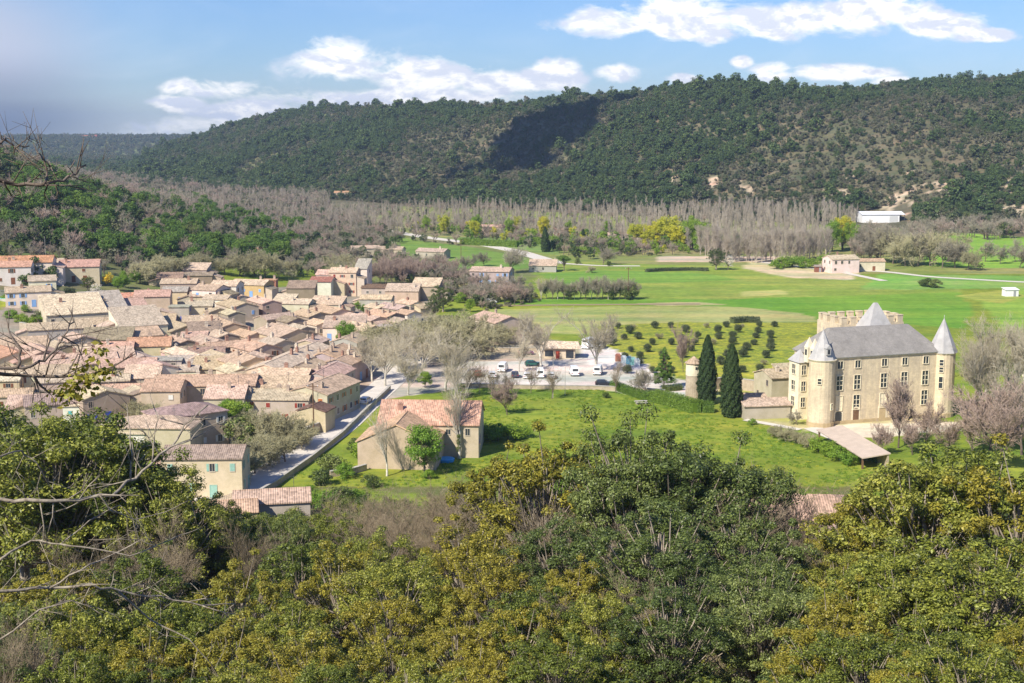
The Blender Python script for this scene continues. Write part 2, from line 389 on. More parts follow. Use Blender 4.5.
def paint(mask, c, fl=0.0, jit=0.0, c2=None):
    global C
    k = mask.astype(float)[..., None]
    cc = np.array(c)[None, None]*np.ones((nr, nc, 1))
    if c2 is not None:
        q = sst(.35, .65, .6*w1+.4*w2)[..., None]; cc = cc*(1-q)+np.array(c2)*q
    C[..., :3] = C[..., :3]*(1-k)+cc*k; C[..., 3] = np.where(mask, fl, C[..., 3])
jx = XX + (w2-.5)*3; jy = YY + (noise2(XX, YY, 9, 23)-.5)*5
def Z(*pp, j=True): return inside(jx if j else XX, jy if j else YY, P(*pp))
SCRUB = (.105, .115, .040)
paint(YY > -999, (.155, .225, .030), .08, c2=(.21, .26, .036))
paint((YY > 560), (.20, .25, .06), .02, c2=(.24, .25, .09))
paint((YY > 560) & (PXg < 400), (.15, .135, .085), 0, c2=(.13, .14, .07))
paint(Z((330,215),(345,232),(440,236),(560,246),(740,262),(740,240),(620,225),(400,215)), (.25, .23, .12), 0, c2=(.19, .23, .07))
paint(Z((330,300),(400,232),(560,262),(500,300)), (.15, .19, .055), .02, c2=(.24, .22, .11))
paint(Z((390,262),(388,236),(470,247),(556,264),(480,275)), (.16, .26, .05), .02)
paint(Z((440,238),(560,236),(562,256),(470,243)), (.17, .26, .07), .05)
paint(Z((545,300),(535,272),(560,262),(640,264),(780,268),(960,288),(955,300)), (.23, .29, .06), .10, c2=(.18, .27, .045))
paint(Z((540,274),(600,270),(700,273),(745,280),(560,286)), (.155, .28, .045), .02)
paint(Z((500,304),(540,299),(700,300),(960,292),(975,312),(960,328),(820,320),(700,306)), (.125, .27, .030), .03, c2=(.15, .28, .035))
paint(Z((470,330),(490,309),(640,306),(740,307),(800,313),(835,326),(700,330),(600,335)), (.33, .34, .13), .03, c2=(.26, .31, .09))
paint(Z((640,303),(700,302),(730,305),(660,306)), (.40, .36, .16), .0)
paint(Z((740,292),(780,290),(790,294),(745,297)), (.38, .38, .12), .0)
paint(Z((578,352),(600,325),(700,322),(830,322),(905,330),(905,372),(800,402),(715,402),(640,375)), (.18, .23, .04), .42, c2=(.25, .27, .05))
paint(Z((980,300),(1040,280),(1100,280),(1100,340),(1010,340)), (.20, .33, .05), .1)
paint(Z((955,296),(1000,290),(1030,296),(1000,304)), (.30, .34, .07), .12)
paint(Z((740,268),(760,258),(840,262),(860,272),(850,280),(790,278)), (.50, .44, .28), 0, c2=(.44, .42, .2))
paint(Z((655,262),(660,256),(790,256),(800,262)), (.50, .42, .30), 0)
paint(Z((860,290),(880,274),(1024,276),(1040,288)), (.17, .34, .06), .06, c2=(.26, .34, .10))
paint(Z((925,266),(925,240),(970,232),(1060,240),(1060,268),(990,268)), (.19, .35, .05), .12)
paint(Z((840,228),(860,212),(925,222),(935,240),(880,240)), (.24, .33, .08), .05)
# village ground, car park, castle yard
paint(Z((20,430),(-60,330),(30,300),(130,290),(330,285),(425,285),(440,330),(395,395),(330,440),(220,470)), (.36, .31, .24), 0, c2=(.29, .25, .19))
paint(Z((430,352),(520,352),(590,350),(655,372),(720,390),(720,399),(640,396),(590,387),(455,388)), (.62, .57, .50), 0, c2=(.53, .49, .42))
paint(Z((455,362),(470,340),(555,340),(600,350),(560,360)), (.42, .36, .27), 0, c2=(.34, .32, .2))
paint(Z((590,364),(580,346),(600,344),(640,360),(660,372)), (.66, .62, .56), 0)
paint(Z((365,360),(430,345),(460,350),(460,388),(380,400)), (.46, .41, .34), 0)
paint(Z((700,392),(730,388),(800,398),(830,412),(925,412),(950,425),(900,436),(860,432),(810,432),(760,424)), (.48, .42, .27), 0, c2=(.30, .34, .08))
paint(Z((805,428),(850,424),(960,422),(960,430),(880,436),(835,442)), (.66, .58, .44), 0)
# rough ground under the trees, hillsides
foot = np.interp(PXg, [60, 150, 400, 700, 900, 1024, 1300], [1750, 1500, 1180, 1010, 900, 830, 700])
paint((YY > foot-60), (.10, .105, .055), 0, c2=(.145, .13, .08))
sand = (noise2(XX*1.6, YY*.7, 20, 31, 4) > .67) & (YY > foot-20) & (YY < foot+110) & (PXg > 640)
paint(sand, (.42, .35, .24), 0)
sand2 = (noise2(XX*1.3, YY*.8, 16, 33, 4) > .60) & (YY > foot-30) & (YY < foot+120) & (PXg > 880)
paint(sand2, (.46, .38, .26), 0)
paint((PXg < 330) & (YY > 395) & (ZZ > 6), (.15, .15, .075), 0, c2=(.12, .17, .05))
paint((YY < 190), (.11, .095, .055), 0, c2=(.15, .13, .07))
paint((YY < 212) & (YY >= 190) & (w2 > .5), (.14, .15, .05), 0)
me = mesh_np('ground', V, [Fq], [], smooth=True)
ca = me.color_attributes.new('zone', 'FLOAT_COLOR', 'POINT'); ca.data.foreach_set('color', C.reshape(-1).astype(np.float32))
gm, t = new_mat('ground_cover'); a = t.add('ShaderNodeAttribute', attribute_name='zone')
gp = t.add('ShaderNodeNewGeometry').outputs['Position']
na = t.noise(gp, .035, 6, .65); nb = t.noise(gp, .35, 5, .7); nf = t.noise(gp, 1.1, 3, .7)
mp = t.add('ShaderNodeMapping', {0: gp}); mp.inputs['Scale'].default_value = (.008, .10, .1); mp.inputs['Rotation'].default_value = (0, 0, .06)
ns = t.noise(mp.outputs[0], 1, 5, .7)          # mowing and sowing streaks across the fields
k = t.math('MULTIPLY', t.rng(na, .3, .7, .84, 1.16), t.math('MULTIPLY', t.rng(nb, .25, .75, .76, 1.22), t.rng(ns, .3, .7, .78, 1.2)))
kc = t.add('ShaderNodeCombineColor', {0: t.math('MULTIPLY', k, t.rng(ns, .3, .7, .80, 1.24)), 1: k, 2: k}).outputs[0]
cc = t.mix(1, a.outputs['Color'], kc, 'MULTIPLY')
dry = t.rng(t.noise(gp, .055, 5, .7), .50, .68, 0, .55, True); cc = t.mix(dry, cc, t.mix(1, cc, (1.28, 1.02, 1.15, 1), 'MULTIPLY'))
fl = t.math('MULTIPLY', t.rng(t.math('ADD', t.math('MULTIPLY', nf, .5), t.math('MULTIPLY', nb, .5)), .47, .60, 0, 1), a.outputs['Alpha'], clamp=True)
cc = t.mix(fl, cc, (.66, .60, .02, 1))
finish(gm, t, cc, .95, nb, .5, .4, spec=.1); me.materials.append(gm)
tag(link('ground', me), kind='structure')

def strip(name, pts, width, mat, dz=.05, label=None, step=3.0):
    """a road draped on the ground along pixel points"""
    W = [np.array(at(a, b)[:2]) for a, b in pts]; Q = []
    for i in range(len(W)-1):
        n = max(1, int(np.linalg.norm(W[i+1]-W[i])/step))
        for k in range(n): Q.append(W[i]+(W[i+1]-W[i])*k/n)
    Q.append(W[-1]); Q = np.array(Q)
    for _ in range(6): Q[1:-1] = (Q[:-2]+2*Q[1:-1]+Q[2:])/4
    d = np.gradient(Q, axis=0); d /= np.linalg.norm(d, axis=1)[:, None]; nrm = np.stack([-d[:, 1], d[:, 0]], 1)
    ks = np.array([-.5, 0, .5])*width
    VV = np.concatenate([np.column_stack([Q+nrm*k_, H(Q[:, 0]+nrm[:, 0]*k_, Q[:, 1]+nrm[:, 1]*k_)+dz]) for k_ in ks])
    n = len(Q); Fa = []
    for c_ in range(2):
        i = np.arange(n-1)+c_*n; Fa.append(np.stack([i, i+n, i+n+1, i+1], -1)[:, ::-1])
    o = link(name, mesh_np(name, VV, Fa, [mat])); tag(o, kind='structure'); return Q, nrm
street = strip('street', [(165,515),(215,500),(250,486),(300,455),(340,427),(366,402),(388,383),(405,368),(432,352)], 7.6, M['asphalt'], .06)
road_line, _ = strip('country_road', [(345,222),(388,231),(430,238),(480,244),(520,252),(556,263)], 9, M['gravel'], .08)
strip('country_road', [(556,263),(600,266),(640,266)], 4, M['gravel'], .08)
strip('farm_track', [(760,262),(800,267),(835,271),(880,271),(930,277),(1000,281),(1060,284)], 4.5, M['gravel'], .08)
strip('farm_track', [(835,271),(860,276),(884,281)], 4, M['gravel'], .10)
strip('footpath', [(812,428),(830,434),(850,444),(868,452)], 4, M['gravel'], .08)
strip('footpath', [(745,420),(770,424),(800,430)], 2, M['gravel'], .10)
strip('farm_track', [(480,306),(560,305),(700,304)], 3, plain('brown_track', (.30, .22, .14)), .07)
# ------------------------------------------------------------------ vegetation meshes
def diamonds(cen, nrm, size, rs, asp=.6, up=0.0):
    """one small leaf-shaped face per point"""
    n = len(cen); r = rs.normal(size=(n, 3)); r[:, 2] += up
    a = np.cross(nrm, r); a /= np.linalg.norm(a, axis=1)[:, None]+1e-9
    if up: a = r/np.linalg.norm(r, axis=1)[:, None]
    b = np.cross(nrm, a); b /= np.linalg.norm(b, axis=1)[:, None]+1e-9
    s = size*rs.uniform(.65, 1.35, (n, 1))
    V = np.stack([cen-a*s*.5, cen-b*s*asp*.5, cen+a*s*.5, cen+b*s*asp*.5], 1).reshape(-1, 3)
    return V, np.arange(n*4).reshape(n, 4)
def clump_pts(K, m, rc, rs, fall=.45):
    """m points in each ball around the centres K, thicker towards its skin"""
    n = len(K); d = rs.normal(size=(n, m, 3)); d /= np.linalg.norm(d, axis=2)[..., None]
    rr = rs.uniform(fall, 1, (n, m, 1)) * np.asarray(rc).reshape(-1, 1, 1)
    p = K[:, None]+d*rr*np.array([1, 1, .75]); nr = d + np.array([0, 0, .5]) + rs.normal(size=d.shape)*.55
    nr /= np.linalg.norm(nr, axis=2)[..., None]
    return p.reshape(-1, 3), nr.reshape(-1, 3)
def tubes(P0, P1, P2, r0, r2, k=3):
    """many bent tapering tubes at once"""
    n = len(P0); d = P2-P0; d /= np.linalg.norm(d, axis=1)[:, None]+1e-9
    ref = np.where(np.abs(d[:, 2:3]) > .9, np.array([[1., 0, 0]]), np.array([[0., 0, 1]]))
    a = np.cross(d, ref); a /= np.linalg.norm(a, axis=1)[:, None]+1e-9; b = np.cross(d, a)
    ang = np.arange(k)*2*math.pi/k
    ring = a[:, None]*np.cos(ang)[None, :, None]+b[:, None]*np.sin(ang)[None, :, None]
    rm = (r0+r2)/2
    V = np.stack([P0[:, None]+ring*r0[:, None, None], P1[:, None]+ring*rm[:, None, None], P2[:, None]+ring*r2[:, None, None]], 1).reshape(-1, 3)
    q = []
    for j in range(2):
        for i in range(k): q.append([j*k+i, j*k+(i+1) % k, (j+1)*k+(i+1) % k, (j+1)*k+i])
    Fq = (np.arange(n)*3*k)[:, None, None]+np.array(q)[None]
    return V, Fq.reshape(-1, 4)
class Geo:
    def __init__(s): s.V = []; s.F = []; s.n = 0; s.mi = []
    def add(s, V, Fa, m=0): s.V.append(V); s.F.append(Fa+s.n); s.n += len(V); s.mi.append(np.full(len(Fa), m)); return s
    def mesh(s, name, mats, smooth=False):
        mats = mats if isinstance(mats, (list, tuple)) else [mats]
        return mesh_np(name, np.concatenate(s.V), s.F, mats, np.concatenate(s.mi) if len(mats) > 1 else None, smooth)
def limbs(K, base_z, r, rs, h):
    """limbs from the trunk line out to the clump centres"""
    n = len(K); z0 = np.minimum(base_z + (K[:, 2]-base_z)*rs.uniform(.05, .5, n), K[:, 2]*.8)
    P0 = np.column_stack([np.zeros(n), np.zeros(n), z0])+rs.normal(size=(n, 3))*.08
    P2 = K; P1 = (P0+P2)/2+np.column_stack([np.zeros((n, 2)), -np.abs(P2-P0)[:, :2].sum(1)*.12])+rs.normal(size=(n, 3))*.15
    return tubes(P0, P1, P2, np.full(n, r*.8), np.full(n, r*.2), 4)
def leafy(seed, h=10, cr=4.6, cz=.62, ch=.38, ncl=70, m=420, rc=1.25, leaf=.17, trunk_r=.22, asp=.6, shape='round', lump=.25):
    """returns crown Geo, trunk Geo; h tall"""
    rs = np.random.RandomState(seed)
    d = rs.normal(size=(ncl, 3)); d[:, 2] = d[:, 2]*.9+.15; d /= np.linalg.norm(d, axis=1)[:, None]
    rad = rs.uniform(.35, 1, (ncl, 1))**.6*(1+rs.normal(size=(ncl, 1))*lump*.5)
    K = d*rad*np.array([cr-rc*.6, cr-rc*.6, h*ch-rc*.3])+np.array([0, 0, h*cz])
    if shape == 'cone':
        zz = rs.uniform(.12, 1, ncl); an = rs.uniform(0, 7, ncl); rr = cr*(1-zz)**.8*rs.uniform(.5, 1, ncl)
        K = np.column_stack([rr*np.cos(an), rr*np.sin(an), h*(.08+.88*zz)])
    if shape == 'umbrella':
        K[:, 2] = h*cz+(K[:, 2]-h*cz)*.55+.08*h*(1-(K[:, 0]**2+K[:, 1]**2)/cr**2)
    K[:, 2] = np.maximum(K[:, 2], rc*.8)
    rcs = rc*rs.uniform(.6, 1.25, ncl)*(np.clip(1.15-K[:, 2]/h, .35, 1) if shape == 'cone' else 1)
    p, nr = clump_pts(K, m, rcs, rs); V, Fa = diamonds(p, nr, leaf, rs, asp)
    g = Geo().add(V, Fa)
    tg = Geo(); mb = MB()
    lean = rs.normal(size=2)*.25
    mb.tube([(0,0,-1.5),(lean[0]*.3,lean[1]*.3,h*.2),(lean[0],lean[1],h*.45),(lean[0]*.5,lean[1]*.5,h*(.95 if shape == 'cone' else .8))], [trunk_r*1.3,trunk_r,trunk_r*.7,trunk_r*.2], 7)
    Lv, Lf = limbs(K[:min(ncl, 130)], h*.2, trunk_r*.42, rs, h); tg.add(Lv, Lf)
    # the trunk as quads
    tv = np.array(mb.v); tf = np.array([f for f in mb.f if len(f) == 4]); tg.add(tv, tf)
    return g, tg
def bare(seed, h=12, r=.3, lv=((9,.62,38),(8,.5,40),(7,.5,42),(6,.45,45)), up=.25, fork=.22, rad_k=.5, tip=.016, lean=.03, straight=False, tr=.36, nbig=2):
    """a leafless tree: trunk and limbs Geo, twigs Geo"""
    rs = np.random.RandomState(seed)
    P0 = np.array([[0, 0, -1.]]); dirn = np.array([[rs.normal()*lean, rs.normal()*lean, 1.]]); dirn /= np.linalg.norm(dirn)
    L = np.array([h*(.95 if straight else tr)+1]); rr = np.array([r]); big = Geo(); fine = Geo(); t0 = fork
    for li in range(len(lv)+1):
        n = len(P0); bend = rs.normal(size=(n, 3))*.16; bend[:, 2] += up*.5
        d2 = dirn+bend; d2 /= np.linalg.norm(d2, axis=1)[:, None]
        P1 = P0+dirn*(L*.5)[:, None]; P2 = P1+d2*(L*.5)[:, None]
        rend = rr*(.15 if straight and li == 0 else .45) if li < len(lv) else rr*.5
        V, Fa = tubes(P0, P1, P2, rr, rend, 6 if li == 0 else 4 if li == 1 else 3)
        (big if li < nbig else fine).add(V, Fa)
        if li == len(lv): break
        nch, lf, ang = lv[li]
        N = n*nch; pi = np.repeat(np.arange(n), nch); tpos = rs.uniform(t0 if li == 0 else .2, 1, N)
        if li == 0 and not straight: tpos = rs.uniform(.55, 1, N)
        s = np.where(tpos[:, None] < .5, P0[pi]+(P1-P0)[pi]*(tpos*2)[:, None], P1[pi]+(P2-P1)[pi]*(tpos*2-1)[:, None])
        base = np.where(tpos[:, None] < .5, dirn[pi], d2[pi])
        az = rs.normal(size=(N, 3)); az -= base*(az*base).sum(1)[:, None]; az /= np.linalg.norm(az, axis=1)[:, None]
        an = np.radians(ang*rs.uniform(.55, 1.35, N))[:, None]
        nd = base*np.cos(an)+az*np.sin(an); nd[:, 2] += up*rs.uniform(.2, 1.2, N); nd /= np.linalg.norm(nd, axis=1)[:, None]
        ln = L[pi]*lf*rs.uniform(.6, 1.3, N)*(1.1-.35*tpos if straight and li == 0 else 1.1-.25*tpos)
        rr = np.maximum(rr[pi]*rad_k*(1.1-.4*tpos), tip); P0, dirn, L = s, nd, ln
    z = max(v[:, 2].max() for v in big.V+fine.V); k = h/z
    for g in (big, fine): g.V = [v*np.array([k, k, k]) for v in g.V]
    return big, fine

class Kind:
    """a kind of tree: several crown and trunk meshes shared by every copy"""
    def __init__(s, name, cat, pairs, mats, h, cname='crown', tname='trunk'):
        s.name, s.cat, s.h, s.cn, s.tn = name, cat, h, cname, tname
        s.v = [(c.mesh(name+'_'+cname, mats[0]) if c else None, tr.mesh(name+'_'+tname, mats[1]) if tr else None) for c, tr in pairs]
    def put(s, x, y, z, height, label, group=None, wid=1.0, rs=random, var=None, name=None):
        k = height/s.h; c, tr = s.v[(var if var is not None else rs.randrange(len(s.v))) % len(s.v)]
        o = empty(name or s.name, (x, y, z-.15), rs.uniform(0, 6.28), (k*wid, k*wid, k))
        if c: link(s.cn, c, o)
        if tr: link(s.tn, tr, o)
        tag(o, label, s.cat, group); return o
random.seed(4)
oak_p = [leafy(100+i, 10, 4.5, .60, .40, 150, 210, .60, .165, .20, lump=.27, asp=.5) for i in range(6)]
OAK = Kind('oak_tree', 'tree', oak_p, (M['leaf_oak'], M['bark_oak']), 10)
OAKL = Kind('holm_oak', 'tree', [leafy(120+i, 10, 4.2, .61, .40, 140, 220, .58, .16, .26, lump=.31, asp=.45) for i in range(3)], (M['leaf_dark'], M['bark_oak']), 10)
GOLD = Kind('golden_oak', 'tree', [leafy(130+i, 10, 3.9, .58, .42, 130, 200, .54, .16, .18, lump=.26, asp=.5) for i in range(3)], (M['leaf_gold'], M['bark_oak']), 10)
PINE = Kind('pine_tree', 'tree', [leafy(140+i, 9, 3.6, .62, .34, 34, 110, 1.25, .42, .2) for i in range(4)], (M['leaf_pine'], M['bark_dark']), 9)
UMB = Kind('umbrella_pine', 'tree', [leafy(150+i, 11, 5, .72, .26, 44, 120, 1.4, .42, .28, shape='umbrella') for i in range(2)], (M['leaf_pine'], M['bark_dark']), 11)
CONI = Kind('spruce_tree', 'tree', [leafy(160+i, 14, 4.8, .5, .5, 150, 190, 1.05, .28, .2, shape='cone') for i in range(2)], (M['leaf_pine'], M['bark_dark']), 14)
BRI = Kind('leafing_tree', 'tree', [leafy(170+i, 8, 3.2, .58, .42, 46, 160, 1.05, .26, .15) for i in range(3)], (M['leaf_bright'], M['bark_dark']), 8)
YEL = Kind('yellow_tree', 'tree', [leafy(180+i, 12, 4.6, .56, .44, 50, 150, 1.5, .42, .2) for i in range(3)], (M['leaf_yellow'], M['bark_dark']), 12)
GRN = Kind('bush', 'bush', [leafy(190+i, 3, 1.9, .5, .48, 22, 130, .7, .20, .06) for i in range(3)], (M['leaf_bright'], M['bark_dark']), 3, 'foliage', 'stem')
DKB = Kind('dark_bush', 'bush', [leafy(200+i, 3, 1.9, .5, .48, 22, 130, .7, .20, .06) for i in range(3)], (M['leaf_dark'], M['bark_dark']), 3, 'foliage', 'stem')
OLB = Kind('orchard_tree', 'tree', [leafy(210+i, 3, 1.55, .54, .44, 48, 70, .8, .20, .08, lump=.02) for i in range(4)], (M['leaf_olive'], M['bark_dark']), 3)
BLO = Kind('blossoming_tree', 'tree', [leafy(220, 5, 2.3, .6, .42, 30, 90, .7, .16, .1)], (M['leaf_blossom'], M['bark_dark']), 5)
MIM = Kind('mimosa_bush', 'bush', [leafy(225, 4, 1.7, .55, .45, 26, 130, .7, .16, .08)], (M['leaf_mimosa'], M['bark_dark']), 4, 'foliage', 'stem')
def cypress(seed, h, r, n, leaf):
    rs = np.random.RandomState(seed); z = rs.uniform(.02, 1, n)**.9; an = rs.uniform(0, 6.283, n)
    prof = np.sin(np.clip(z*.94+.05, 0, 1)**.62*math.pi)**.62
    lum = 1+.16*np.sin(an*5+z*21+seed)+.10*np.sin(an*9-z*37)
    rr = r*prof*lum*rs.uniform(.78, 1.02, n)
    c = np.column_stack([rr*np.cos(an), rr*np.sin(an), z*h]); nr = np.column_stack([np.cos(an), np.sin(an), np.full(n, .35)])+rs.normal(size=(n, 3))*.45
    nr /= np.linalg.norm(nr, axis=1)[:, None]
    V, Fa = diamonds(c, nr, leaf, rs, .5, 1.6); g = Geo().add(V, Fa)
    mb = MB().tube([(0,0,-1),(0,0,h*.3),(0,0,h*.8)], [r*.2,r*.15,.03], 6); tg = Geo().add(np.array(mb.v), np.array([f for f in mb.f if len(f) == 4]))
    return g, tg
CYP = Kind('cypress_tree', 'tree', [cypress(1, 14, 1.9, 26000, .34), cypress(2, 14, 2.0, 26000, .34)], (M['leaf_cypress'], M['bark_dark']), 14)
CYS = Kind('small_cypress', 'tree', [cypress(3, 8, 1.0, 3000, .4)], (M['leaf_cypress'], M['bark_dark']), 8)
PLA = Kind('plane_tree', 'tree', [bare(30+i, 13, .34, ((9,1.15,36),(9,.55,38),(9,.48,42),(6,.5,44)), .30, rad_k=.45, tip=.020, nbig=3)[::-1] for i in range(4)], (M['twig_pale'], M['bark_pale']), 13, 'branches')
PLW = Kind('plane_tree', 'tree', [bare(36+i, 13, .36, ((7,1.2,30),(8,.55,36),(7,.48,40),(5,.5,42)), .40, rad_k=.42, tip=.012, nbig=3)[::-1] for i in range(2)], (M['twig_pale'], M['bark_pale']), 13, 'branches')
POP = Kind('poplar_tree', 'tree', [bare(40+i, 22, .28, ((34,.25,40),(9,.52,36),(6,.5,38)), .55, fork=.15, rad_k=.34, tip=.026, straight=True)[::-1] for i in range(4)], (M['twig_pink'], M['twig_pink']), 22, 'branches')
BAR = Kind('bare_tree', 'tree', [bare(50+i, 9, .20, ((10,1.15,44),(9,.55,42),(8,.5,44),(6,.5,46)), .22, rad_k=.42, tip=.026, tr=.30)[::-1] for i in range(4)], (M['twig_grey'], M['bark_dark']), 9, 'branches')
RED = Kind('budding_tree', 'tree', [bare(60+i, 9, .16, ((10,1.2,38),(9,.55,38),(8,.5,40),(6,.5,44)), .32, rad_k=.42, tip=.026, tr=.28)[::-1] for i in range(3)], (M['twig_red'], M['bark_dark']), 9, 'branches')
FIN = Kind('leafless_tree', 'tree', [bare(90+i, 10, .17, ((9,1.2,36),(9,.55,38),(8,.5,42),(6,.5,44)), .30, rad_k=.40, tip=.009, tr=.3)[::-1] for i in range(4)], (M['twig_fine'], M['bark_dark']), 10, 'branches')
OLI = Kind('olive_bare_tree', 'tree', [bare(70+i, 8, .2, ((10,1.3,50),(9,.6,46),(9,.5,46),(7,.5,46)), .15, rad_k=.42, tip=.030, tr=.26)[::-1] for i in range(3)], (M['twig_olive'], M['bark_dark']), 8, 'branches')

# scattered woods that read as one mass: instances on a point cloud mesh
def far_tree(seed, h, cr, ncl, m, rc, leaf, mats, shape='round', cz=.55, ch=.45):
    g, tg = leafy(seed, h, cr, cz, ch, ncl, m, rc, leaf, .14, shape=shape)
    return joined(tg, g, mats)
def joined(big, fine, mats):
    G = Geo(); n = 0
    for src, mi in ((fine, 0), (big, 1)):
        off = 0
        for v, f in zip(src.V, src.F): G.add(v, f-off, mi); off += len(v)
    return G.mesh('wood_tree', mats)
def scatter(name, pts, which, scales, meshes, label, cat='woods'):
    cl = bpy.data.collections.new(name+'_kinds')
    for i, me in enumerate(meshes): cl.objects.link(bpy.data.objects.new('k%02d' % i, me))
    me = bpy.data.meshes.new(name); me.vertices.add(len(pts)); me.vertices.foreach_set('co', np.asarray(pts, np.float32).ravel())
    rs = np.random.RandomState(7)
    for nm, typ, val in (('which', 'INT', np.asarray(which, np.int32)), ('size', 'FLOAT', np.asarray(scales, np.float32)), ('turn', 'FLOAT', rs.uniform(0, 6.28, len(pts)).astype(np.float32))):
        a = me.attributes.new(nm, typ, 'POINT'); a.data.foreach_set('value', val)
    ob = link(name, me)
    ng = bpy.data.node_groups.new(name, 'GeometryNodeTree')
    ng.interface.new_socket('Geometry', in_out='INPUT', socket_type='NodeSocketGeometry'); ng.interface.new_socket('Geometry', in_out='OUTPUT', socket_type='NodeSocketGeometry')
    N = ng.nodes; L = ng.links
    gi = N.new('NodeGroupInput'); go = N.new('NodeGroupOutput'); ci = N.new('GeometryNodeCollectionInfo'); ci.inputs[0].default_value = cl
    ci.inputs['Separate Children'].default_value = True; ci.inputs['Reset Children'].default_value = True
    ip = N.new('GeometryNodeInstanceOnPoints'); ip.inputs['Pick Instance'].default_value = True
    def att(nm, typ):
        a = N.new('GeometryNodeInputNamedAttribute'); a.data_type = typ; a.inputs[0].default_value = nm; return a.outputs[0]
    m2p = N.new('GeometryNodeMeshToPoints')
    L.new(gi.outputs[0], m2p.inputs[0]); L.new(m2p.outputs[0], ip.inputs['Points']); L.new(ci.outputs[0], ip.inputs['Instance'])
    L.new(att('which', 'INT'), ip.inputs['Instance Index']); L.new(att('size', 'FLOAT'), ip.inputs['Scale'])
    cx = N.new('ShaderNodeCombineXYZ'); L.new(att('turn', 'FLOAT'), cx.inputs[2])
    L.new(cx.outputs[0], ip.inputs['Rotation']); L.new(ip.outputs[0], go.inputs[0])
    mod = ob.modifiers.new('scatter', 'NODES'); mod.node_group = ng
    tag(ob, label, cat, kind='stuff'); return ob
rs = np.random.RandomState(11)
hm = [far_tree(300+i, 6.5, 3.2, 15, 42, 1.3, .78, [M['leaf_hill'], M['bark_dark']]) for i in range(5)]
hs = [far_tree(320+i, 3.2, 2.3, 9, 24, 1.0, .8, [M['leaf_scrub'], M['bark_dark']]) for i in range(3)]
hp = [far_tree(330+i, 8, 3.6, 18, 44, 1.4, .75, [M['leaf_hillpine'], M['bark_dark']]) for i in range(3)]
def sample(n, x0, x1, y0, y1):
    x = rs.uniform(x0, x1, n); y = rs.uniform(y0, y1, n); return x, y
# the ridge
x, y = sample(430000, -1300, 900, 780, 2600); px = 512+F*x/y
foot = np.interp(px, [60, 150, 400, 700, 900, 1024, 1300], [1750, 1500, 1180, 1010, 900, 830, 700]); D = np.interp(px, [60, 200, 400, 640, 1024, 1300], [2500, 2150, 1750, 1520, 1420, 1350])
tt = (y-foot)/(D-foot)
k = (tt > -.05) & (tt < 1.12) & (px > 40) & (px < 1120)
dens = .62+.5*noise2(x, y, 70, 41)
bald = (noise2(x*1.6, y*.7, 20, 31, 4) > .64) & (y < foot+150) & (px > 560)
bald |= (noise2(x*1.3, y*.8, 16, 33, 4) > .60) & (y < foot+150) & (px > 870)
k &= ~((np.abs(px-880) < 32) & (y < 945))
k &= rs.rand(len(x)) < dens*np.where(bald, .35, 1)
x, y, tt, px = x[k], y[k], tt[k], px[k]
typ = noise2(x, y, 90, 43); r = rs.rand(len(x))
pinep = np.where((typ > .53), .6, .05); scrubp = np.where(typ < .48, .7, .26)
w = np.where(r < pinep, 8+rs.randint(0, 3, len(x)), np.where(r < pinep+scrubp, 5+rs.randint(0, 3, len(x)), rs.randint(0, 5, len(x))))
sc = (.4+.75*rs.rand(len(x))**1.6)*(1+.75*(rs.rand(len(x)) > .94))*(.68+.42*noise2(x, y, 60, 47))*np.where(w > 7, 1.25, 1)
scatter('ridge_woods', np.column_stack([x, y, H(x, y)-.4]), w, sc, hm+hs+hp, 'evergreen oak and pine woods covering the long ridge beyond the valley')
x, y = sample(9000, -2300, -500, 2450, 4100); px = 512+F*x/y; k = (px > -60) & (px < 330); x, y = x[k], y[k]
scatter('plateau_woods', np.column_stack([x, y, H(x, y)-.4]), rs.randint(0, 5, len(x)), rs.uniform(1.1, 2.2, len(x)), hm, 'bluish woods on the far flat plateau at the left')
# ------------------------------------------------------------------ buildings
RC = dict(pale=(.57,.45,.335), pink=(.49,.39,.30), terra=(.50,.29,.19), beige=(.47,.365,.265), brown=(.30,.235,.175), grey=(.41,.37,.325), dark=(.17,.11,.08), orange=(.52,.255,.15), rose=(.52,.31,.235), salmon=(.52,.36,.265), cream=(.63,.525,.405), mauve=(.34,.25,.215), red=(.34,.155,.11))
WC = dict(cream=(.55,.455,.335), white=(.66,.585,.475), ochre=(.50,.37,.17), stone=(.345,.28,.21), grey=(.39,.34,.295), yellow=(.53,.42,.27), beige=(.47,.385,.285), dark=(.225,.18,.14), pink=(.53,.40,.33), red=(.38,.17,.12))
SC = dict(blue=(.22,.38,.66), deep=(.05,.08,.40), red=(.28,.05,.035), brown=(.20,.08,.04), green=(.28,.46,.38), white=(.7,.68,.62), orange=(.45,.16,.05), teal=(.10,.42,.45))
_wm = {}
def win_mesh(w, h, kind):
    k = (round(w, 2), round(h, 2), kind)
    if k in _wm: return _wm[k]
    if kind == 'pane': me = MB().box(-w/2, w/2, -.015, .03, -h/2, h/2).mesh('window', M['glass'])
    elif kind == 'frame':
        b = MB(); q = .09
        b.box(-w/2-q, -w/2, -.05, .03, -h/2-q, h/2+q).box(w/2, w/2+q, -.05, .03, -h/2-q, h/2+q).box(-w/2, w/2, -.05, .03, h/2, h/2+q).box(-w/2-.05, w/2+.05, -.09, .03, -h/2-q-.04, -h/2)
        b.box(-.03, .03, -.03, -.015, -h/2, h/2); me = b.mesh('frame', M['paint'])
    elif kind == 'shutter':
        b = MB()
        b.box(-w/2, w/2, -.045, 0, -h/2, h/2)
        for i in range(5): b.box(-w/2+.04, w/2-.04, -.06, -.045, -h/2+h*(i+.2)/5, -h/2+h*(i+.7)/5)
        me = b.mesh('shutter', M['paint'])
    _wm[k] = me; return me
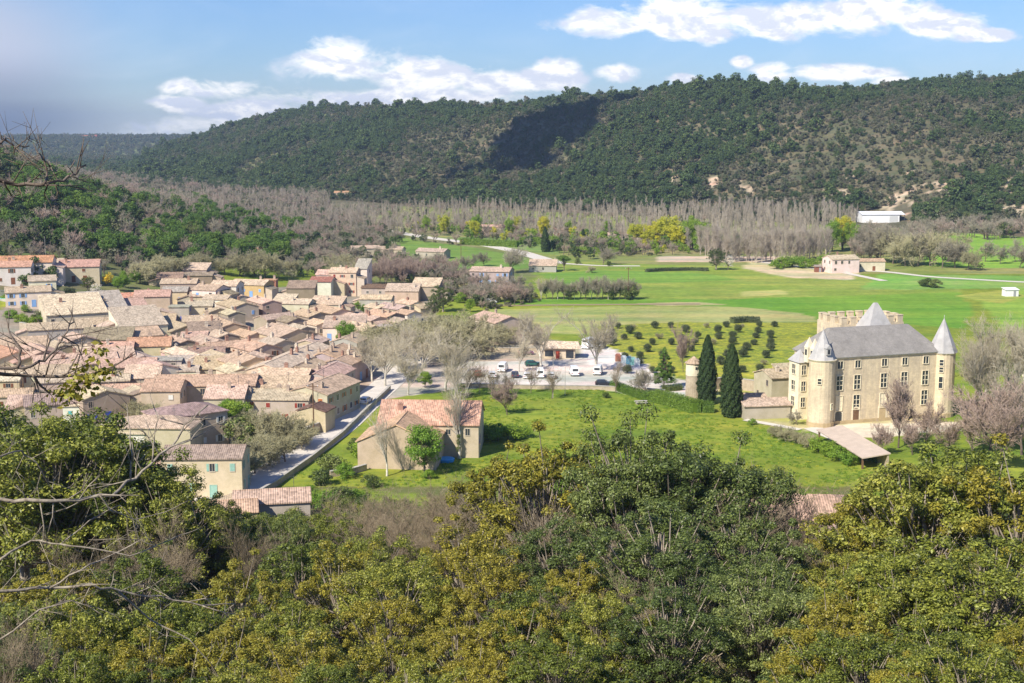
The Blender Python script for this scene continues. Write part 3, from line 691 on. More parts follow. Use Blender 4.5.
def window(o, p, ang, w=.95, h=1.25, sh=None, frame=True, closed=False, fc=(.55,.48,.38)):
    """p: centre on the wall plane, ang: turn of the outward side"""
    wd = link('window', win_mesh(w, h, 'pane'), o, p, ang)
    if frame: link('frame', win_mesh(w, h, 'frame'), wd).color = c4(fc)
    if sh:
        if closed:
            for s in (-1, 1): link('shutter', win_mesh(w/2-.01, h, 'shutter'), wd, (s*w/4, -.04, 0)).color = c4(SC[sh])
        else:
            for s in (-1, 1): link('shutter', win_mesh(w/2, h, 'shutter'), wd, (s*(w*.75+.10), -.02, 0)).color = c4(SC[sh])
    return wd
def facing(x, y, ang):
    """does a wall whose outward normal points at ang look at the viewer"""
    n = np.array([math.cos(ang), math.sin(ang)]); v = -np.array([x, y])/math.hypot(x, y); return float(n@v)
def house(px, py, w, d, h, rot, roof, rc, wc, label, sh=None, ch=1, win=.65, pitch=.30, name='village_house', cat='house', group=None, floors=None, door=True, seed=None, hz=None, wallmat=None, over=.35):
    x, y, z = at(px, py, h+pitch*d*.22)
    rd = random.Random(seed if seed is not None else int(px*31+py*7)); rz = R(rot)
    o = empty(name, (x, y, z), rz); tag(o, label, cat, group)
    a, b = w/2, d/2; rise = pitch*(b if roof in ('gable', 'hip') else d); base = -3.0; wb = MB(); rb = MB(); th = .2; e = over
    if roof == 'gable':
        wb.addv([(-a,-b,base),(a,-b,base),(a,b,base),(-a,b,base),(-a,-b,h),(a,-b,h),(a,b,h),(-a,b,h),(-a,0,h+rise),(a,0,h+rise)],
            [(0,1,5,4),(2,3,7,6),(1,2,6,9,5),(3,0,4,8,7),(4,5,9,8),(6,7,8,9),(3,2,1,0)])
        k = pitch*e
        for s in (-1, 1):
            q = [(-a-e*.7, s*(b+e), h-k+th*1.05), (a+e*.7, s*(b+e), h-k+th*1.05), (a+e*.7, 0, h+rise+th*1.05), (-a-e*.7, 0, h+rise+th*1.05)]
            rb.slab(q if s < 0 else q[::-1], th)
        rb.tube([(-a-e*.7,0,h+rise+th), (a+e*.7,0,h+rise+th)], .11, 6)
    elif roof == 'hip':
        r2 = max(a-b, .3)
        wb.box(-a, a, -b, b, base, h); A, B = a+e, b+e; zz = h+th*.6; top = h+rise+th
        rb.addv([(-A,-B,zz-.15),(A,-B,zz-.15),(A,B,zz-.15),(-A,B,zz-.15),(-A,-B,zz),(A,-B,zz),(A,B,zz),(-A,B,zz),(-r2,0,top),(r2,0,top)],
            [(3,2,1,0),(0,1,5,4),(1,2,6,5),(2,3,7,6),(3,0,4,7),(4,5,9,8),(6,7,8,9),(5,6,9),(7,4,8)])
    else:
        s = 1 if roof == 'shed' else -1
        if roof == 'flat': rise = 0
        hb, hf = (h+rise, h) if s > 0 else (h, h+rise)
        wb.addv([(-a,-b,base),(a,-b,base),(a,b,base),(-a,b,base),(-a,-b,hf),(a,-b,hf),(a,b,hb),(-a,b,hb)],
            [(0,1,5,4),(2,3,7,6),(1,2,6,5),(3,0,4,7),(4,5,6,7),(3,2,1,0)])
        k = (hb-hf)/d*e
        rb.slab([(-a-e*.6,-b-e,hf-k+th*1.05),(a+e*.6,-b-e,hf-k+th*1.05),(a+e*.6,b+e*.4,hb+k*.4+th*1.05),(-a-e*.6,b+e*.4,hb+k*.4+th*1.05)], th)
    j = lambda c: tuple(min(1, v*rd.uniform(.93, 1.07)) for v in c)
    wb.build('wall', wallmat or M['wall'], o, color=j(WC[wc]))
    rf = rb.build('roof', M['roof'], o, color=j(RC[rc]))
    for i in range(ch):
        cx = rd.uniform(-a*.7, a*.7); cy = rd.uniform(-b*.6, b*.6)
        zr = h + (rise*(1-abs(cy)/b) if roof == 'gable' else rise*max(0, 1-abs(cy)/b) if roof == 'hip' else (rise*(cy+b)/d if roof == 'shed' else rise*(b-cy)/d))
        cw, cd, chh = rd.uniform(.3, .45), rd.uniform(.22, .32), rd.uniform(.8, 1.3)
        cb = MB().box(-cw, cw, -cd, cd, -.5, chh); cb.box(-cw-.08, cw+.08, -cd-.08, cd+.08, chh, chh+.1)
        cb.box(-cw*.7, -cw*.15, -cd*.6, cd*.6, chh+.1, chh+.38).box(cw*.15, cw*.7, -cd*.6, cd*.6, chh+.1, chh+.38)
        cb.build('chimney', M['wall'], rf, (cx, cy, zr+.1), color=(rd.choice([(.42,.33,.26),(.34,.2,.15),(.55,.47,.38)])))
    if name == 'village_house' and rd.random() < .55 and w > 7:
        sd = rd.choice([-1, 1]); ww = rd.uniform(2.4, 4.2); wl = d*rd.uniform(.5, .85); hh_ = h*rd.uniform(.62, .85); y0_ = rd.uniform(-b, b-wl); xa, xb = (a+.003, a+ww) if sd > 0 else (-a-ww, -a-.003)
        wg = MB().addv([(xa,y0_,base),(xb,y0_,base),(xb,y0_+wl,base),(xa,y0_+wl,base),(xa,y0_,hh_+(.3*ww if sd > 0 else 0)),(xb,y0_,hh_+(0 if sd > 0 else .3*ww)),(xb,y0_+wl,hh_+(0 if sd > 0 else .3*ww)),(xa,y0_+wl,hh_+(.3*ww if sd > 0 else 0))],
            [(3,2,1,0),(4,5,6,7),(0,1,5,4),(1,2,6,5),(2,3,7,6),(3,0,4,7)]).build('wing', M['wall'], o, color=j(WC[rd.choice(['stone', 'beige', 'cream', wc])]))
        zi, zo = hh_+.3*ww+.16, hh_+.16-.1; xi, xo = (xa, xb+.3) if sd > 0 else (xb, xa-.3)
        q = [(xi,y0_-.25,zi),(xo,y0_-.25,zo),(xo,y0_+wl+.25,zo),(xi,y0_+wl+.25,zi)]
        MB().slab(q if sd > 0 else q[::-1], .16).build('roof', M['roof'], wg, color=j(RC[rd.choice(['beige', 'pink', 'pale', 'brown'])]))
    if name == 'village_house' and roof != 'flat' and rd.random() < .4:
        cx = rd.uniform(-a*.6, a*.6); zr = h+rise+.2 if roof == 'gable' else h+rise*.5+.3; cy_ = 0
        MB().tube([(0,0,-.2),(0,0,2.0)], .035, 5).box(-.55,.55,-.02,.02,1.75,1.8).box(-.4,.4,-.02,.02,1.45,1.5).build('aerial', M['metal'], rf, (cx, cy_, zr))
    nf = floors or max(1, round(h/2.9)); fh = h/nf
    sides = [(0, -b, w, 0), (a, 0, d, math.pi/2), (0, b, w, math.pi), (-a, 0, d, -math.pi/2)]
    fc = rd.choice([(.62,.56,.46), (.50,.43,.34), (.42,.34,.26)])
    for si, (sx, sy, L, an) in enumerate(sides):
        if win <= 0 or facing(x, y, rz+an-math.pi/2) < .12: continue
        n = int(L/3.1)
        for f in range(nf):
            for c in range(n):
                if rd.random() > win: continue
                u = (c+.5-n/2)*L/n + rd.uniform(-.25, .25); zc = f*fh+fh*.56
                if f == 0 and door and rd.random() < .3:
                    q = (sx+u*math.cos(an), sy+u*math.sin(an), 1.05)
                    db = MB().box(-.5, .5, -.04, .03, -1.05, 1.0).box(-.62,-.5,-.07,.03,-1.05,1.1).box(.5,.62,-.07,.03,-1.05,1.1).box(-.5,.5,-.07,.03,1.0,1.1)
                    db.build('door', M['paint'], o, q, an, color=SC[rd.choice(['brown','red','blue'])] if sh is None else SC[sh]); continue
                hh = min(1.25, fh*.5)*rd.choice([1, 1, .75])
                window(o, (sx+u*math.cos(an), sy+u*math.sin(an), zc), an, rd.choice([.8, .95]), hh, sh if rd.random() < .8 else None, True, rd.random() < .45, fc)
    return o
_H = """
8 264 15 9 5.5 12 gable rose white|cream villa with brown arched windows at the hillside village's left end|brown|1|.8
27 259 17 11 5.5 12 gable orange white|orange-tiled villa standing just behind the cream arched villa|brown|1|.3
51 263 8 5 3.5 12 shed pink beige|low pale lean-to between the orange villa and the balcony villa|-|0|.4
80 263 13 11 6.5 14 gable rose cream|large villa with salmon roof and a shaded front balcony, nearest the golden bush|brown|1|.5
42 278 8 8 7 20 gable pink white|pale two-storey house with one blue shuttered window, below the balcony villa|blue|0|.8
28 289 13 8 4.5 20 gable pink white|low pink-roofed wing with blue shutter above the walled pool garden|blue|1|.7
73 308 17 13 5 28 shed cream cream|broad barn-like house with patchy cream roof at the village's upper left|-|1|.7
103 305 12 13 5 28 shed grey white|long grey-roofed building with pale walls joined to the cream barn|-|1|.5
128 302 9 11 4.6 28 gable beige beige|beige-tiled building at the right end of the grey-roofed barn row|-|0|.5
131 295 8 6 4 15 gable terra cream|small terracotta-roofed cottage with blue door beside yellow-green bushes|deep|0|.6
153 293 11 9 5.5 10 gable salmon beige|beige house with clean salmon roof and tall chimney on the village edge|-|1|0
176 289 8 7 5 6 gable grey yellow|yellow-walled house with two light blue shuttered windows|blue|0|1
180 281 12 7 5 4 gable pink stone|pinkish old roof behind the yellow house with light blue shutters|-|1|.2
170 277 9 5 4 8 shed brown dark|weathered brown stone outbuilding on the village's back edge|-|0|0
196 274 13 5 3.5 0 gable brown dark|long dark brown ruinous roof at the top edge of the village|-|0|.1
211 287 9 8 8 -20 gable beige white|tall white house with narrow windows and little balcony|blue|1|.9
147 308 8 6 4.5 8 flat pale white|blank white box of a house with a flat roof|-|0|0
180 305 6 5 6 5 flat grey grey|square grey house with a bright blue door and flat roof|deep|0|.7
200 303 8 7 6 8 gable pink cream|cream house with salmon roof just right of the flat grey house|blue|1|.8
203 294 8 6 5 8 gable pink beige|small beige house with a single dark window behind the salmon-roofed cream house|-|1|.7
138 320 13 12 6.5 30 shed pink white|big pale pink roof over a white gable with a dark square window|deep|0|.35
163 322 7 7 4.5 10 shed beige beige|small beige annex with dark window right of the big pale pink roof|-|0|.7
200 318 10 7 5 14 gable pink yellow|squat yellow house with salmon roof in the middle of the upper roofs|-|1|.5
180 326 12 9 4.5 -56 gable beige stone|weathered beige roof sloping down left of the squat yellow house|-|1|.2
227 283 9 8 8 -6 gable pale white|tall pale house with cream roof beside the ochre long house|-|1|.8
252 282 13 8 5.5 -14 gable pale ochre|long ochre house with cream roof and one light blue window|blue|1|.35
270 279 5 4 6.5 0 flat terra red|small brick-red turret-like house behind the long ochre house|-|1|.3
302 286 10 6 5.5 0 shed brown dark|dark brown stone barn with a ragged roof edge|-|0|.15
323 279 8 8 7 -6 gable red white|white gabled house with a dark red roof beside the tall tenement|-|1|.2
237 303 15 8 5 -58 gable beige beige|beige house with two light blue shutters at the end of a long roof|blue|1|.9
264 300 14 6 6 -58 gable pale stone|narrow stone house with a skylit pale roof and rough gable|-|2|.2
299 301 9 7 5.5 -10 gable pale cream|small cream house with two little square black windows|-|1|.8
328 302 11 6 4.5 -10 shed pale beige|pale flattish roof with small blue window behind the courtyard tree|deep|1|.5
222 322 20 9 5.5 -60 gable beige stone|very long beige roof running down through the middle of the village|-|3|0
329 272 8 8 9.5 -5 gable pale white|tall white tenement with roof terrace and deep blue shutter|deep|0|.7
345 270 10 8 11 -5 gable pale cream|tallest cream tenement on the village's back corner with red shutters|red|2|.8
363 266 5 9 10.5 -5 shed grey white|slim blank tower house against the back of the tallest tenement|-|0|.1
375 286 9 6 4.5 -4 gable dark grey|small grey house with a dark shaded roof below the bare grove|-|0|.5
377 297 11 6 4 -4 gable pale grey|wide low grey gable facing the courtyard garden|-|0|0
403 289 12 6 5 -4 shed pink beige|single-storey house with even pink roof at the foot of the bare grove|-|1|.7
427 284 10 7 6.5 -8 shed pale stone|rough stone barn with high pale edge at the village's right end|-|0|.1
275 316 11 6 4.5 48 gable pink stone|small red-striped roof at the centre of the village|-|0|.3
285 330 15 11 6 -52 gable beige yellow|wide weathered beige roof over a yellow wall beside the lane steps|-|1|.6
311 313 11 7 4.5 -52 gable beige stone|long low beige roof above shaded backyards|-|2|.2
331 309 14 7 5 -52 gable beige beige|broad clean beige roof ending at the courtyard garden|-|2|.2
345 324 12 7 5 0 shed beige white|pale-walled house with lilac blue shutters behind the green courtyard tree|blue|1|.7
395 306 12 6 5 -50 gable pink stone|first of the parallel pink roofs below the low pink-roofed house|-|1|.3
410 302 9 5 4.5 -50 gable pale white|small pale roof at the outer corner of the parallel roofs|-|1|.4
385 313 12 6 5.5 -50 gable salmon stone|salmon roof with tall dark chimney, middle of the parallel roofs|-|2|.3
370 317 11 6 5 -50 gable pink beige|pink roof left of the salmon roof with the tall dark chimney|-|2|.3
362 326 13 7 6 -50 gable pale stone|bright-edged roof over a big blank shaded grey wall|-|1|0
388 325 6 5 5.5 -10 flat grey white|small white house with roof terrace above the plane trees|-|0|.6
210 340 13 7 5 -56 gable beige stone|mottled beige roof right of the big pale pink roof|-|1|.3
150 341 11 9 6 10 gable terra yellow|bright yellow house with a terracotta roof among grey roofs|-|1|.3
180 341 11 9 4 -55 gable beige stone|patchwork roof crowded with small aerials and pots|-|3|0
205 330 9 7 5 20 shed brown stone|brown stone house with a single red and white window|red|1|.4
235 343 16 6 5 33 gable beige stone|narrow ridge roof with blue-grey shaded front right of the patchwork roof|blue|2|.4
248 333 10 6 4.5 -50 gable salmon beige|small house with orange patches in its roof|-|1|.2
256 345 11 8 6.5 -50 gable salmon pink|pink-walled house with tall shutters and a salmon roof|brown|1|.9
277 341 8 7 7 -50 gable pink cream|narrow cream house with small windows left of the lane|-|1|.7
134 355 14 7 5 -54 gable pink pink|smooth pale pink roof between two grey terraces|-|0|0
118 345 8 8 6 10 gable salmon cream|cream gable with white flue behind the smooth pink roof|-|1|.3
108 336 13 7 4.5 8 shed brown stone|long weathered brown roof below the green bush of the barn|-|0|.1
60 327 17 4 4.5 22 shed beige grey|long grey garden building with an orange-edged roof|-|0|.1
78 337 9 7 5 -54 gable pink grey|pink roof above a deep shaded courtyard|-|0|.3
22 345 13 6 4.5 22 shed beige white|beige lean-to roof at the left end of the old village|-|0|.5
8 352 14 9 5.5 -52 gable terra cream|terracotta roof cut by the picture's left edge behind bare branches|-|0|.4
38 350 14 9 6 -54 gable pink stone|large pink roof with a bright verge beside the left bare branch|-|1|.3
75 358 19 11 5.5 24 gable pink beige|big pink roof with stained valley behind the bare branches|-|2|.4
107 352 12 11 6 24 gable pink beige|square-looking pink roof with a deep blue shutter under its corner|deep|1|.8
40 369 18 8 6.5 14 gable beige white|white house with dark wide windows behind the drooping branch|brown|1|.8
2 376 9 7 6 8 gable cream yellow|yellow house with pale roof at the extreme left edge|brown|0|.7
129 362 13 8 5 12 gable salmon stone|brown stone barn with two tiny black windows and a mottled salmon roof|-|1|.6
156 365 9 7 6 -54 gable pink white|grey-white gable wall beside the brown stone barn|-|0|.2
166 357 8 6 6 8 flat grey grey|house with a dark railed roof terrace|-|0|.3
187 353 16 5 5.5 -54 gable cream beige|long cream tile strip running down to the big front house|-|0|0
192 364 12 6 4 5 shed grey white|flat bluish roof with a single chimney in front of the cream tile strip|-|1|0
207 350 9 7 5 10 gable brown stone|small brown roof with white antenna near the centre|-|2|.2
222 357 14 8 5.5 -54 gable pink yellow|pink and brown roof above a strip of green-yellow wall|-|1|.2
246 358 11 9 7 -54 gable beige yellow|yellow house with orange-red shutters left of the broad cream roof|orange|1|.9
207 379 22 9 7 3 gable beige beige|large two-storey front house with long mottled roof and tall double window|brown|3|.45
165 384 8 9 7.5 3 gable salmon beige|narrow projecting house with one white window left of the large front house|white|0|.4
122 388 14 8 4 10 gable beige stone|low stone house with small blue shutter in front of the stone barn|deep|0|.5
142 392 9 8 4.5 -50 gable pink stone|low pinkish roof with a diagonal seam beside the narrow projecting house|-|0|0
101 392 7 9 6.5 -55 gable pale stone|tall plain gable with a black shadow beside the blue shuttered shed|deep|0|.2
57 398 13 8 5 22 gable mauve beige|mauve-brown sloping roof just above the foreground foliage|-|0|.1
72 402 11 5 3.5 8 shed cream white|low shed with cream roof and a turquoise front|teal|0|.9
228 390 8 10 7.5 3 gable pale beige|blank beige house with pale roof joined to the large front house's right end|-|1|.1
272 393 17 8 6.5 -3 gable beige beige|beige house with dark red shutters above the roadside garden|red|3|.5
244 394 8 8 5.8 -3 gable dark beige|lower beige house with a shaded roof and dark door left of the red-shuttered house|brown|0|.5
267 384 18 5 6 -3 shed pink pink|pink band of roof squeezed behind the red-shuttered house|-|2|0
284 373 12 10 7 -3 gable pale dark|broad gable of dark render under the wide cream roof|-|1|0
292 356 34 8 7.5 78 gable cream cream|longest cream roof running away along the main street|-|4|.2
333 352 15 10 6.5 78 gable beige grey|mottled street-side roof with a roof terrace near the green courtyard tree|-|4|.3
327 371 14 8 6.5 78 gable pink grey|street-side house with a pink roof and white dormer wall|-|2|.4
323 384 16 9 7.5 72 gable pink beige|corner house with orange shutters facing the street|orange|1|.9
316 407 5 6 4.2 76 gable dark beige|small ochre-walled lean-to house below the utility pole|-|0|0
303 417 5 3 2.4 5 shed pink white|tiny tiled shed by the roadside garden gate|-|0|0
197 268 9 6 5 -4 shed pale grey|small grey-walled house at the back edge between the dark ruinous roof and the white house|-|0|.4
238 296 8 6 5 -58 gable pale cream|small cream gable tucked above the two-shuttered beige house|-|1|.3
285 300 7 6 4.5 -10 shed pale stone|pale lean-to roof left of the little black-windowed house|-|0|.2
291 319 8 6 4.5 -52 gable brown stone|brown roof patch in shade beside the red-striped roof|-|1|.2
300 327 8 5 5 -52 gable pink beige|short pinkish roof between the long low beige roof and the lane|-|1|.4
320 322 7 6 5 -50 gable pale cream|small bright roof just left of the broad clean beige roof's foot|-|1|.3
352 315 7 5 4 -50 gable pale beige|little pale roof at the left of the courtyard garden|-|0|.2
378 306 8 5 4.5 -50 gable pale stone|narrow pale roof at the head of the parallel roofs|-|1|.2
408 312 7 5 4.5 -50 gable beige white|small beige roof by the trunks at the end of the parallel roofs|-|1|.3
400 320 6 5 4.5 -50 gable pink stone|low pink roof nearest the plane trees under the parallel roofs|-|0|.2
218 297 8 6 5.5 -6 gable pink white|pinkish roofed white house just below the tall white one with balcony|blue|1|.6
214 309 9 6 4.5 -56 gable beige stone|short beige roof left of the very long running roof|-|1|.2
232 312 8 5 5 -58 gable pale stone|slim pale ridge beside the two-shuttered beige house's foot|-|2|.2
195 334 7 6 4.5 8 gable beige beige|tiny beige gable among pots and aerials in the centre|-|1|.2
222 334 9 6 5 -56 gable pink stone|pinkish roof cut by the blue-grey shaded ridge roof|-|1|.2
190 349 8 6 4.5 10 gable brown stone|brown stepped roof under the crowded patchwork roof|-|1|.2
171 349 8 5 4.5 -54 gable pale pink|short pale roof right of the smooth pale pink roof|-|1|.1
145 333 8 6 4.5 30 shed beige beige|dusty beige roof tucked below the big pale pink roof|-|0|.2
124 330 8 5 4 20 shed pink stone|narrow pink roof left of the dusty beige roof|-|0|.2
95 324 10 5 4 20 shed beige stone|shallow beige roof directly under the barn's small windows|-|0|.1
92 347 9 7 5 24 gable pale beige|pale roof with two skylights above the stained valley roof|-|1|.2
60 345 8 6 5 -54 gable pink stone|small pink roof with a smoke pipe left of the shaded courtyard|-|1|.3
24 357 10 7 5 -54 gable beige stone|beige roof between the terracotta roof and the bright-verged pink roof|-|1|.3
55 378 8 6 5 18 gable pink beige|low pink roof squeezed before the white house with dark windows|-|0|.3
90 376 9 7 5 22 gable beige beige|beige roof below the big stained pink roof|-|1|.3
112 377 8 6 5 12 gable pink stone|short pink roof left of the low stone house with the blue shutter|-|1|.2
143 374 8 6 5 8 shed pale stone|pale flat-looking roof right of the brown stone barn|-|0|.2
182 368 8 5 5 5 gable pink white|pale pink roof touching the flat bluish roof's left end|-|1|.1
213 365 9 6 5 5 shed beige stone|thin beige roof directly behind the long mottled front roof|-|1|.1
236 368 8 6 6 -54 gable pale cream|cream gable above the blank beige house|-|1|.3
262 356 8 6 6 -50 gable beige cream|small beige roof between the orange-shuttered yellow house and the long street roof|-|1|.2
268 366 9 7 6 -50 gable pink yellow|pink roof with a broad chimney left of the dark render gable|-|2|.2
306 365 12 6 6.2 78 gable beige beige|dusty roof with skylights alongside the longest cream roof|-|2|.2
312 340 9 6 5.5 78 gable pale beige|pale roof at the upper end of the longest cream roof|-|2|.2
295 335 7 5 5 -50 gable pink yellow|tiny pink roof at the lane's elbow|-|1|.2
350 338 9 7 6 75 gable pink grey|pinkish roof just right of the green courtyard tree|-|2|.2
346 358 12 7 6.2 76 gable beige grey|beige roof with white skylights above the plane trees|-|3|.2
12 392 9 6 4 14 gable beige cream|low beige roof in greenery at the bottom of the village's left end|-|0|.3
30 403 9 5 3.2 10 shed pink beige|lean-to with a pale awning half buried in the left foliage|-|0|.2
185 408 13 9 7 38 hip mauve beige|dark mauve hipped roof on a cream house in front of the village|white|0|.8
157 420 15 9 6 -3 hip pink beige|pink hipped roof with a skylight joined to the dark mauve roof|-|0|.3
126 427 9 7 5 -2 gable pink white|white-walled cottage with pink roof low in the village front|-|0|.3
206 450 13 8 6.5 2 gable mauve cream|cream house with pale green shutters and a mauve roof by the road bend|green|0|.9
185 462 9 6 4 6 shed beige beige|low beige tiled annex left of the green-shuttered house|-|0|.2
272 494 11 7 3.4 10 gable salmon grey|long low salmon roof half hidden by the foreground bushes|-|0|.2
225 505 9 6 3 12 gable salmon stone|broken salmon roof corner showing through foreground twigs|-|0|0
"""
for ln in _H.strip().split('\n'):
    A, lab, sh, ch, wn = ln.split('|'); q = A.split()
    old = float(q[1]) < 402 and not (float(q[0]) < 60 and float(q[1]) < 292)
    ks = (1.0, 1.08, .78) if old else (1, 1, 1)
    house(float(q[0]), float(q[1]), float(q[2])*ks[0], float(q[3])*ks[1], float(q[4])*ks[2], float(q[5]), q[6], q[7], q[8], lab, None if sh == '-' else sh, int(ch), float(wn), group='houses of the old village', over=.3)
# farther and single houses
house(262,249,12,7,3.5,10,'gable','terra','pink','single-storey pink villa among the dark pines on the left hillside',None,1,.6,name='villa',floors=1)
house(246,246,8,6,3,-20,'gable','pink','beige','small pink-roofed house up among the hillside pines, left of the pink villa',None,0,.5,name='villa')
house(365,247,14,7,4,15,'gable','pink','beige','house roof showing above the bare grove behind the village',None,1,.2,name='villa')
house(392,248,12,7,4,-12,'gable','pink','cream','cream house roof farther right behind the bare grove',None,0,.5,name='villa')
house(433,250,15,8,3.4,-20,'gable','pink','grey','low villa with a broad white-edged gable near the country road',None,1,.6,name='villa')
house(492,269,16,10,5.6,-12,'gable','pink','grey','two-storey stone house with lilac blue shutters beside the blossom trees','blue',1,.9,name='farmhouse',pitch=.25)
house(543,264,12,7,2.8,-5,'shed','pink','grey','low cream outbuilding beside the round green pine',None,0,.4,name='outbuilding')
house(497,317,15,10,6,-58,'gable','salmon','cream','house with orange roof and white gable behind the car park trees',None,1,.4,name='farmhouse')
house(492,226,16,8,4.5,0,'gable','salmon','cream','distant low villa behind the yellow trees',None,0,.6,name='villa')
house(560,229,7,6,3.6,10,'gable','salmon','white','distant white house with a pointed gable between yellow-green trees',None,0,.5,name='villa')
house(623,234,18,7,2.8,0,'gable','pink','beige','distant long beige house behind the yellow willows',None,0,.6,name='farmhouse')
house(345,192,20,10,5,0,'gable','terra','pink','faint pink house at the foot of the wooded ridge, left',None,0,.3,name='villa')
house(160,178,18,10,5,0,'gable','terra','white','tiny house on the lower left slope of the wooded ridge',None,0,.3,name='villa')
house(841,257,13,9,6,14,'gable','pale','white','white farmhouse gable at the edge of the green fields',None,1,.3,name='farmhouse')
house(862,260,19,6,4.2,0,'gable','salmon','cream','long low wing with salmon roof attached beside the white farmhouse',None,0,.3,name='farmhouse')
house(795,502,20,11,5,-4,'hip','salmon','pink','house with orange hipped roof hidden behind bare trees below the meadow',None,1,.4,name='farmhouse')
# large house in the garden by the road
def big_house():
    o = house(432,410,18.5,13,6.2,-3,'gable','salmon','beige','large stone house with a wide salmon roof and lean-to porch beside the road',None,1,.25,name='country_house',pitch=.46)
    return o
big_house()
house(402,428,11,14,4.9,84,'gable','salmon','beige','lower gabled wing with white corner stones standing before the large stone house',None,0,0,name='country_house',pitch=.44)
def porch():
    x, y, z = at(459, 455); o = empty('porch', (x, y, z), 0)
    MB().slab([(-4,-2,2.6),(4,-2,2.6),(4,2,3.6),(-4,2,3.6)], .18).build('roof', M['roof'], o, color=RC['salmon'])
    for s in (-3.6, 3.6): MB().box(s-.3, s+.3, -1.9, -1.3, -1, 2.45).build('post', M['wall'], o, color=WC['cream'])
    tag(o, 'tiled open porch on two thick posts in front of the large stone house', 'porch')
    q = at(452, 458, 0); MB().cone(0,0,0,.55,1.5,1.6,16).cone(0,0,.55,.6,1.45,1.4,16).build('paddling_pool', M['paint'], None, (q[0]-1.0, q[1]-2.5, q[2]+.02), color=(.05,.35,.75)); tag(bpy.context.scene.objects['paddling_pool'], 'round bright blue paddling pool in front of the porch', 'pool')
porch()
# round pale swimming pool of the hillside garden
x, y, z = at(7, 300); pb = MB().box(-3.2,3.2,-2.2,2.2,-.5,.35).box(-2.9,2.9,-1.9,1.9,.35,.40,1)
tag(pb.build('garden_pool', [M['concrete'], M['paint']], None, (x, y, z+.3), R(-20), color=(.05,.55,.52)), 'turquoise garden pool at the far left below the pink-roofed wing', 'pool')
# white sheet-metal barn
def big_barn():
    x, y, z = at(877, 222, 0); o = empty('barn', (x, y, z), R(3)); a, b, h = 13, 8, 5.6
    MB().addv([(-a,-b,-3),(a,-b,-3),(a,b,-3),(-a,b,-3),(-a,-b,h),(a,-b,h),(a,b,h),(-a,b,h),(a,0,h+1.6),(-a,0,h+1.6)],
        [(0,1,5,4),(2,3,7,6),(1,2,6,8,5),(3,0,4,9,7),(4,5,8,9),(6,7,9,8),(3,2,1,0)]).build('wall', M['white'], o)
    MB().slab([(-a-.6,-b-.6,h+.1),(a+4,-b-.6,h+.1),(a+4,0,h+1.9),(-a-.6,0,h+1.9)], .12).slab([(-a-.6,0,h+1.9),(a+4,0,h+1.9),(a+4,b+.6,h+.1),(-a-.6,b+.6,h+.1)], .12).build('roof', M['white'], o)
    MB().box(-3,3,-.06,.05,0,4.6).build('door', M['paint'], o, (9, -b, 0), 0, color=(.55,.56,.56))
    for s in (-8, 0, 8): MB().box(a+3.4, a+3.7, s-.15, s+.15, -3, h).build('post', M['metal'], o)
    tag(o, 'big white metal barn with an open lean-to at the foot of the ridge', 'barn')
big_barn()
for px, py, w in ((940,218,6), (1010,296,5), (948,222,4), (818,272,3)):
    x, y, z = at(px, py); d = .6*w
    lab = {940:('storage_shed','low white shed right of the big metal barn'), 1010:('storage_shed','white hut at the right picture edge by the bare trees'), 948:('storage_shed','tiny pale shed under the ridge beside the low white shed'), 818:('field_shelter','small dark red field shelter on the farm track')}[px]
    o = empty(lab[0], (x, y, z), R(8)); cc = (.75,.74,.72) if px != 818 else (.22,.09,.06)
    MB().box(-w/2,w/2,-d/2,d/2,-1,2.4).build('wall', M['paint'], o, color=cc)
    MB().slab([(-w/2-.3,-d/2-.3,2.5),(w/2+.3,-d/2-.3,2.5),(w/2+.3,d/2+.3,3.1),(-w/2-.3,d/2+.3,3.1)], .1).build('roof', M['paint'], o, color=cc if px != 818 else (.3,.25,.2))
    MB().box(-.5,.5,-.04,.04,0,2).build('door', M['paint'], o, (w*.2,-d/2,0), color=(.3,.3,.32)); tag(o, lab[1], 'shed')
x, y, z = at(90, 139, 0, 2700)
o = empty('hilltop_building', (x, y, z), 0)
MB().box(-22,-4,-6,6,-3,9).box(2,14,-6,6,-3,7).build('wall', M['paint'], o, color=(.75,.7,.62)); MB().box(-23,-3,-7,7,9,11).box(1,15,-7,7,7,9).build('roof', M['paint'], o, color=(.5,.18,.1)); MB().box(15,22,-6,6,-3,12).build('tower', M['paint'], o, color=(.45,.12,.10))
tag(o, 'tiny pale building with red roofs alone on the far plateau skyline', 'building')

# ------------------------------------------------------------------ castle
def cwin(o, p, an, w, h, cols=2, rows=3, fr=M['ashlar']):
    wd = MB().box(-w/2, w/2, -.01, .05, -h/2, h/2).build('window', M['glass'], o, p, an); b = MB(); q = .11
    b.box(-w/2-q,-w/2,-.15,.05,-h/2-q,h/2+q).box(w/2,w/2+q,-.15,.05,-h/2-q,h/2+q).box(-w/2,w/2,-.15,.05,h/2,h/2+q).box(-w/2,w/2,-.19,.05,-h/2-q,-h/2)
    for c in range(1, cols): b.box(-w/2+w*c/cols-.07, -w/2+w*c/cols+.07, -.06, -.012, -h/2, h/2)
    for r in range(1, rows):
        zz = -h/2+h*r/rows
        for c in range(cols): b.box(-w/2+w*c/cols+(.07 if c else 0), -w/2+w*(c+1)/cols-(.07 if c < cols-1 else 0), -.06, -.012, zz-.06, zz+.06)
    b.build('frame', fr, wd); return wd
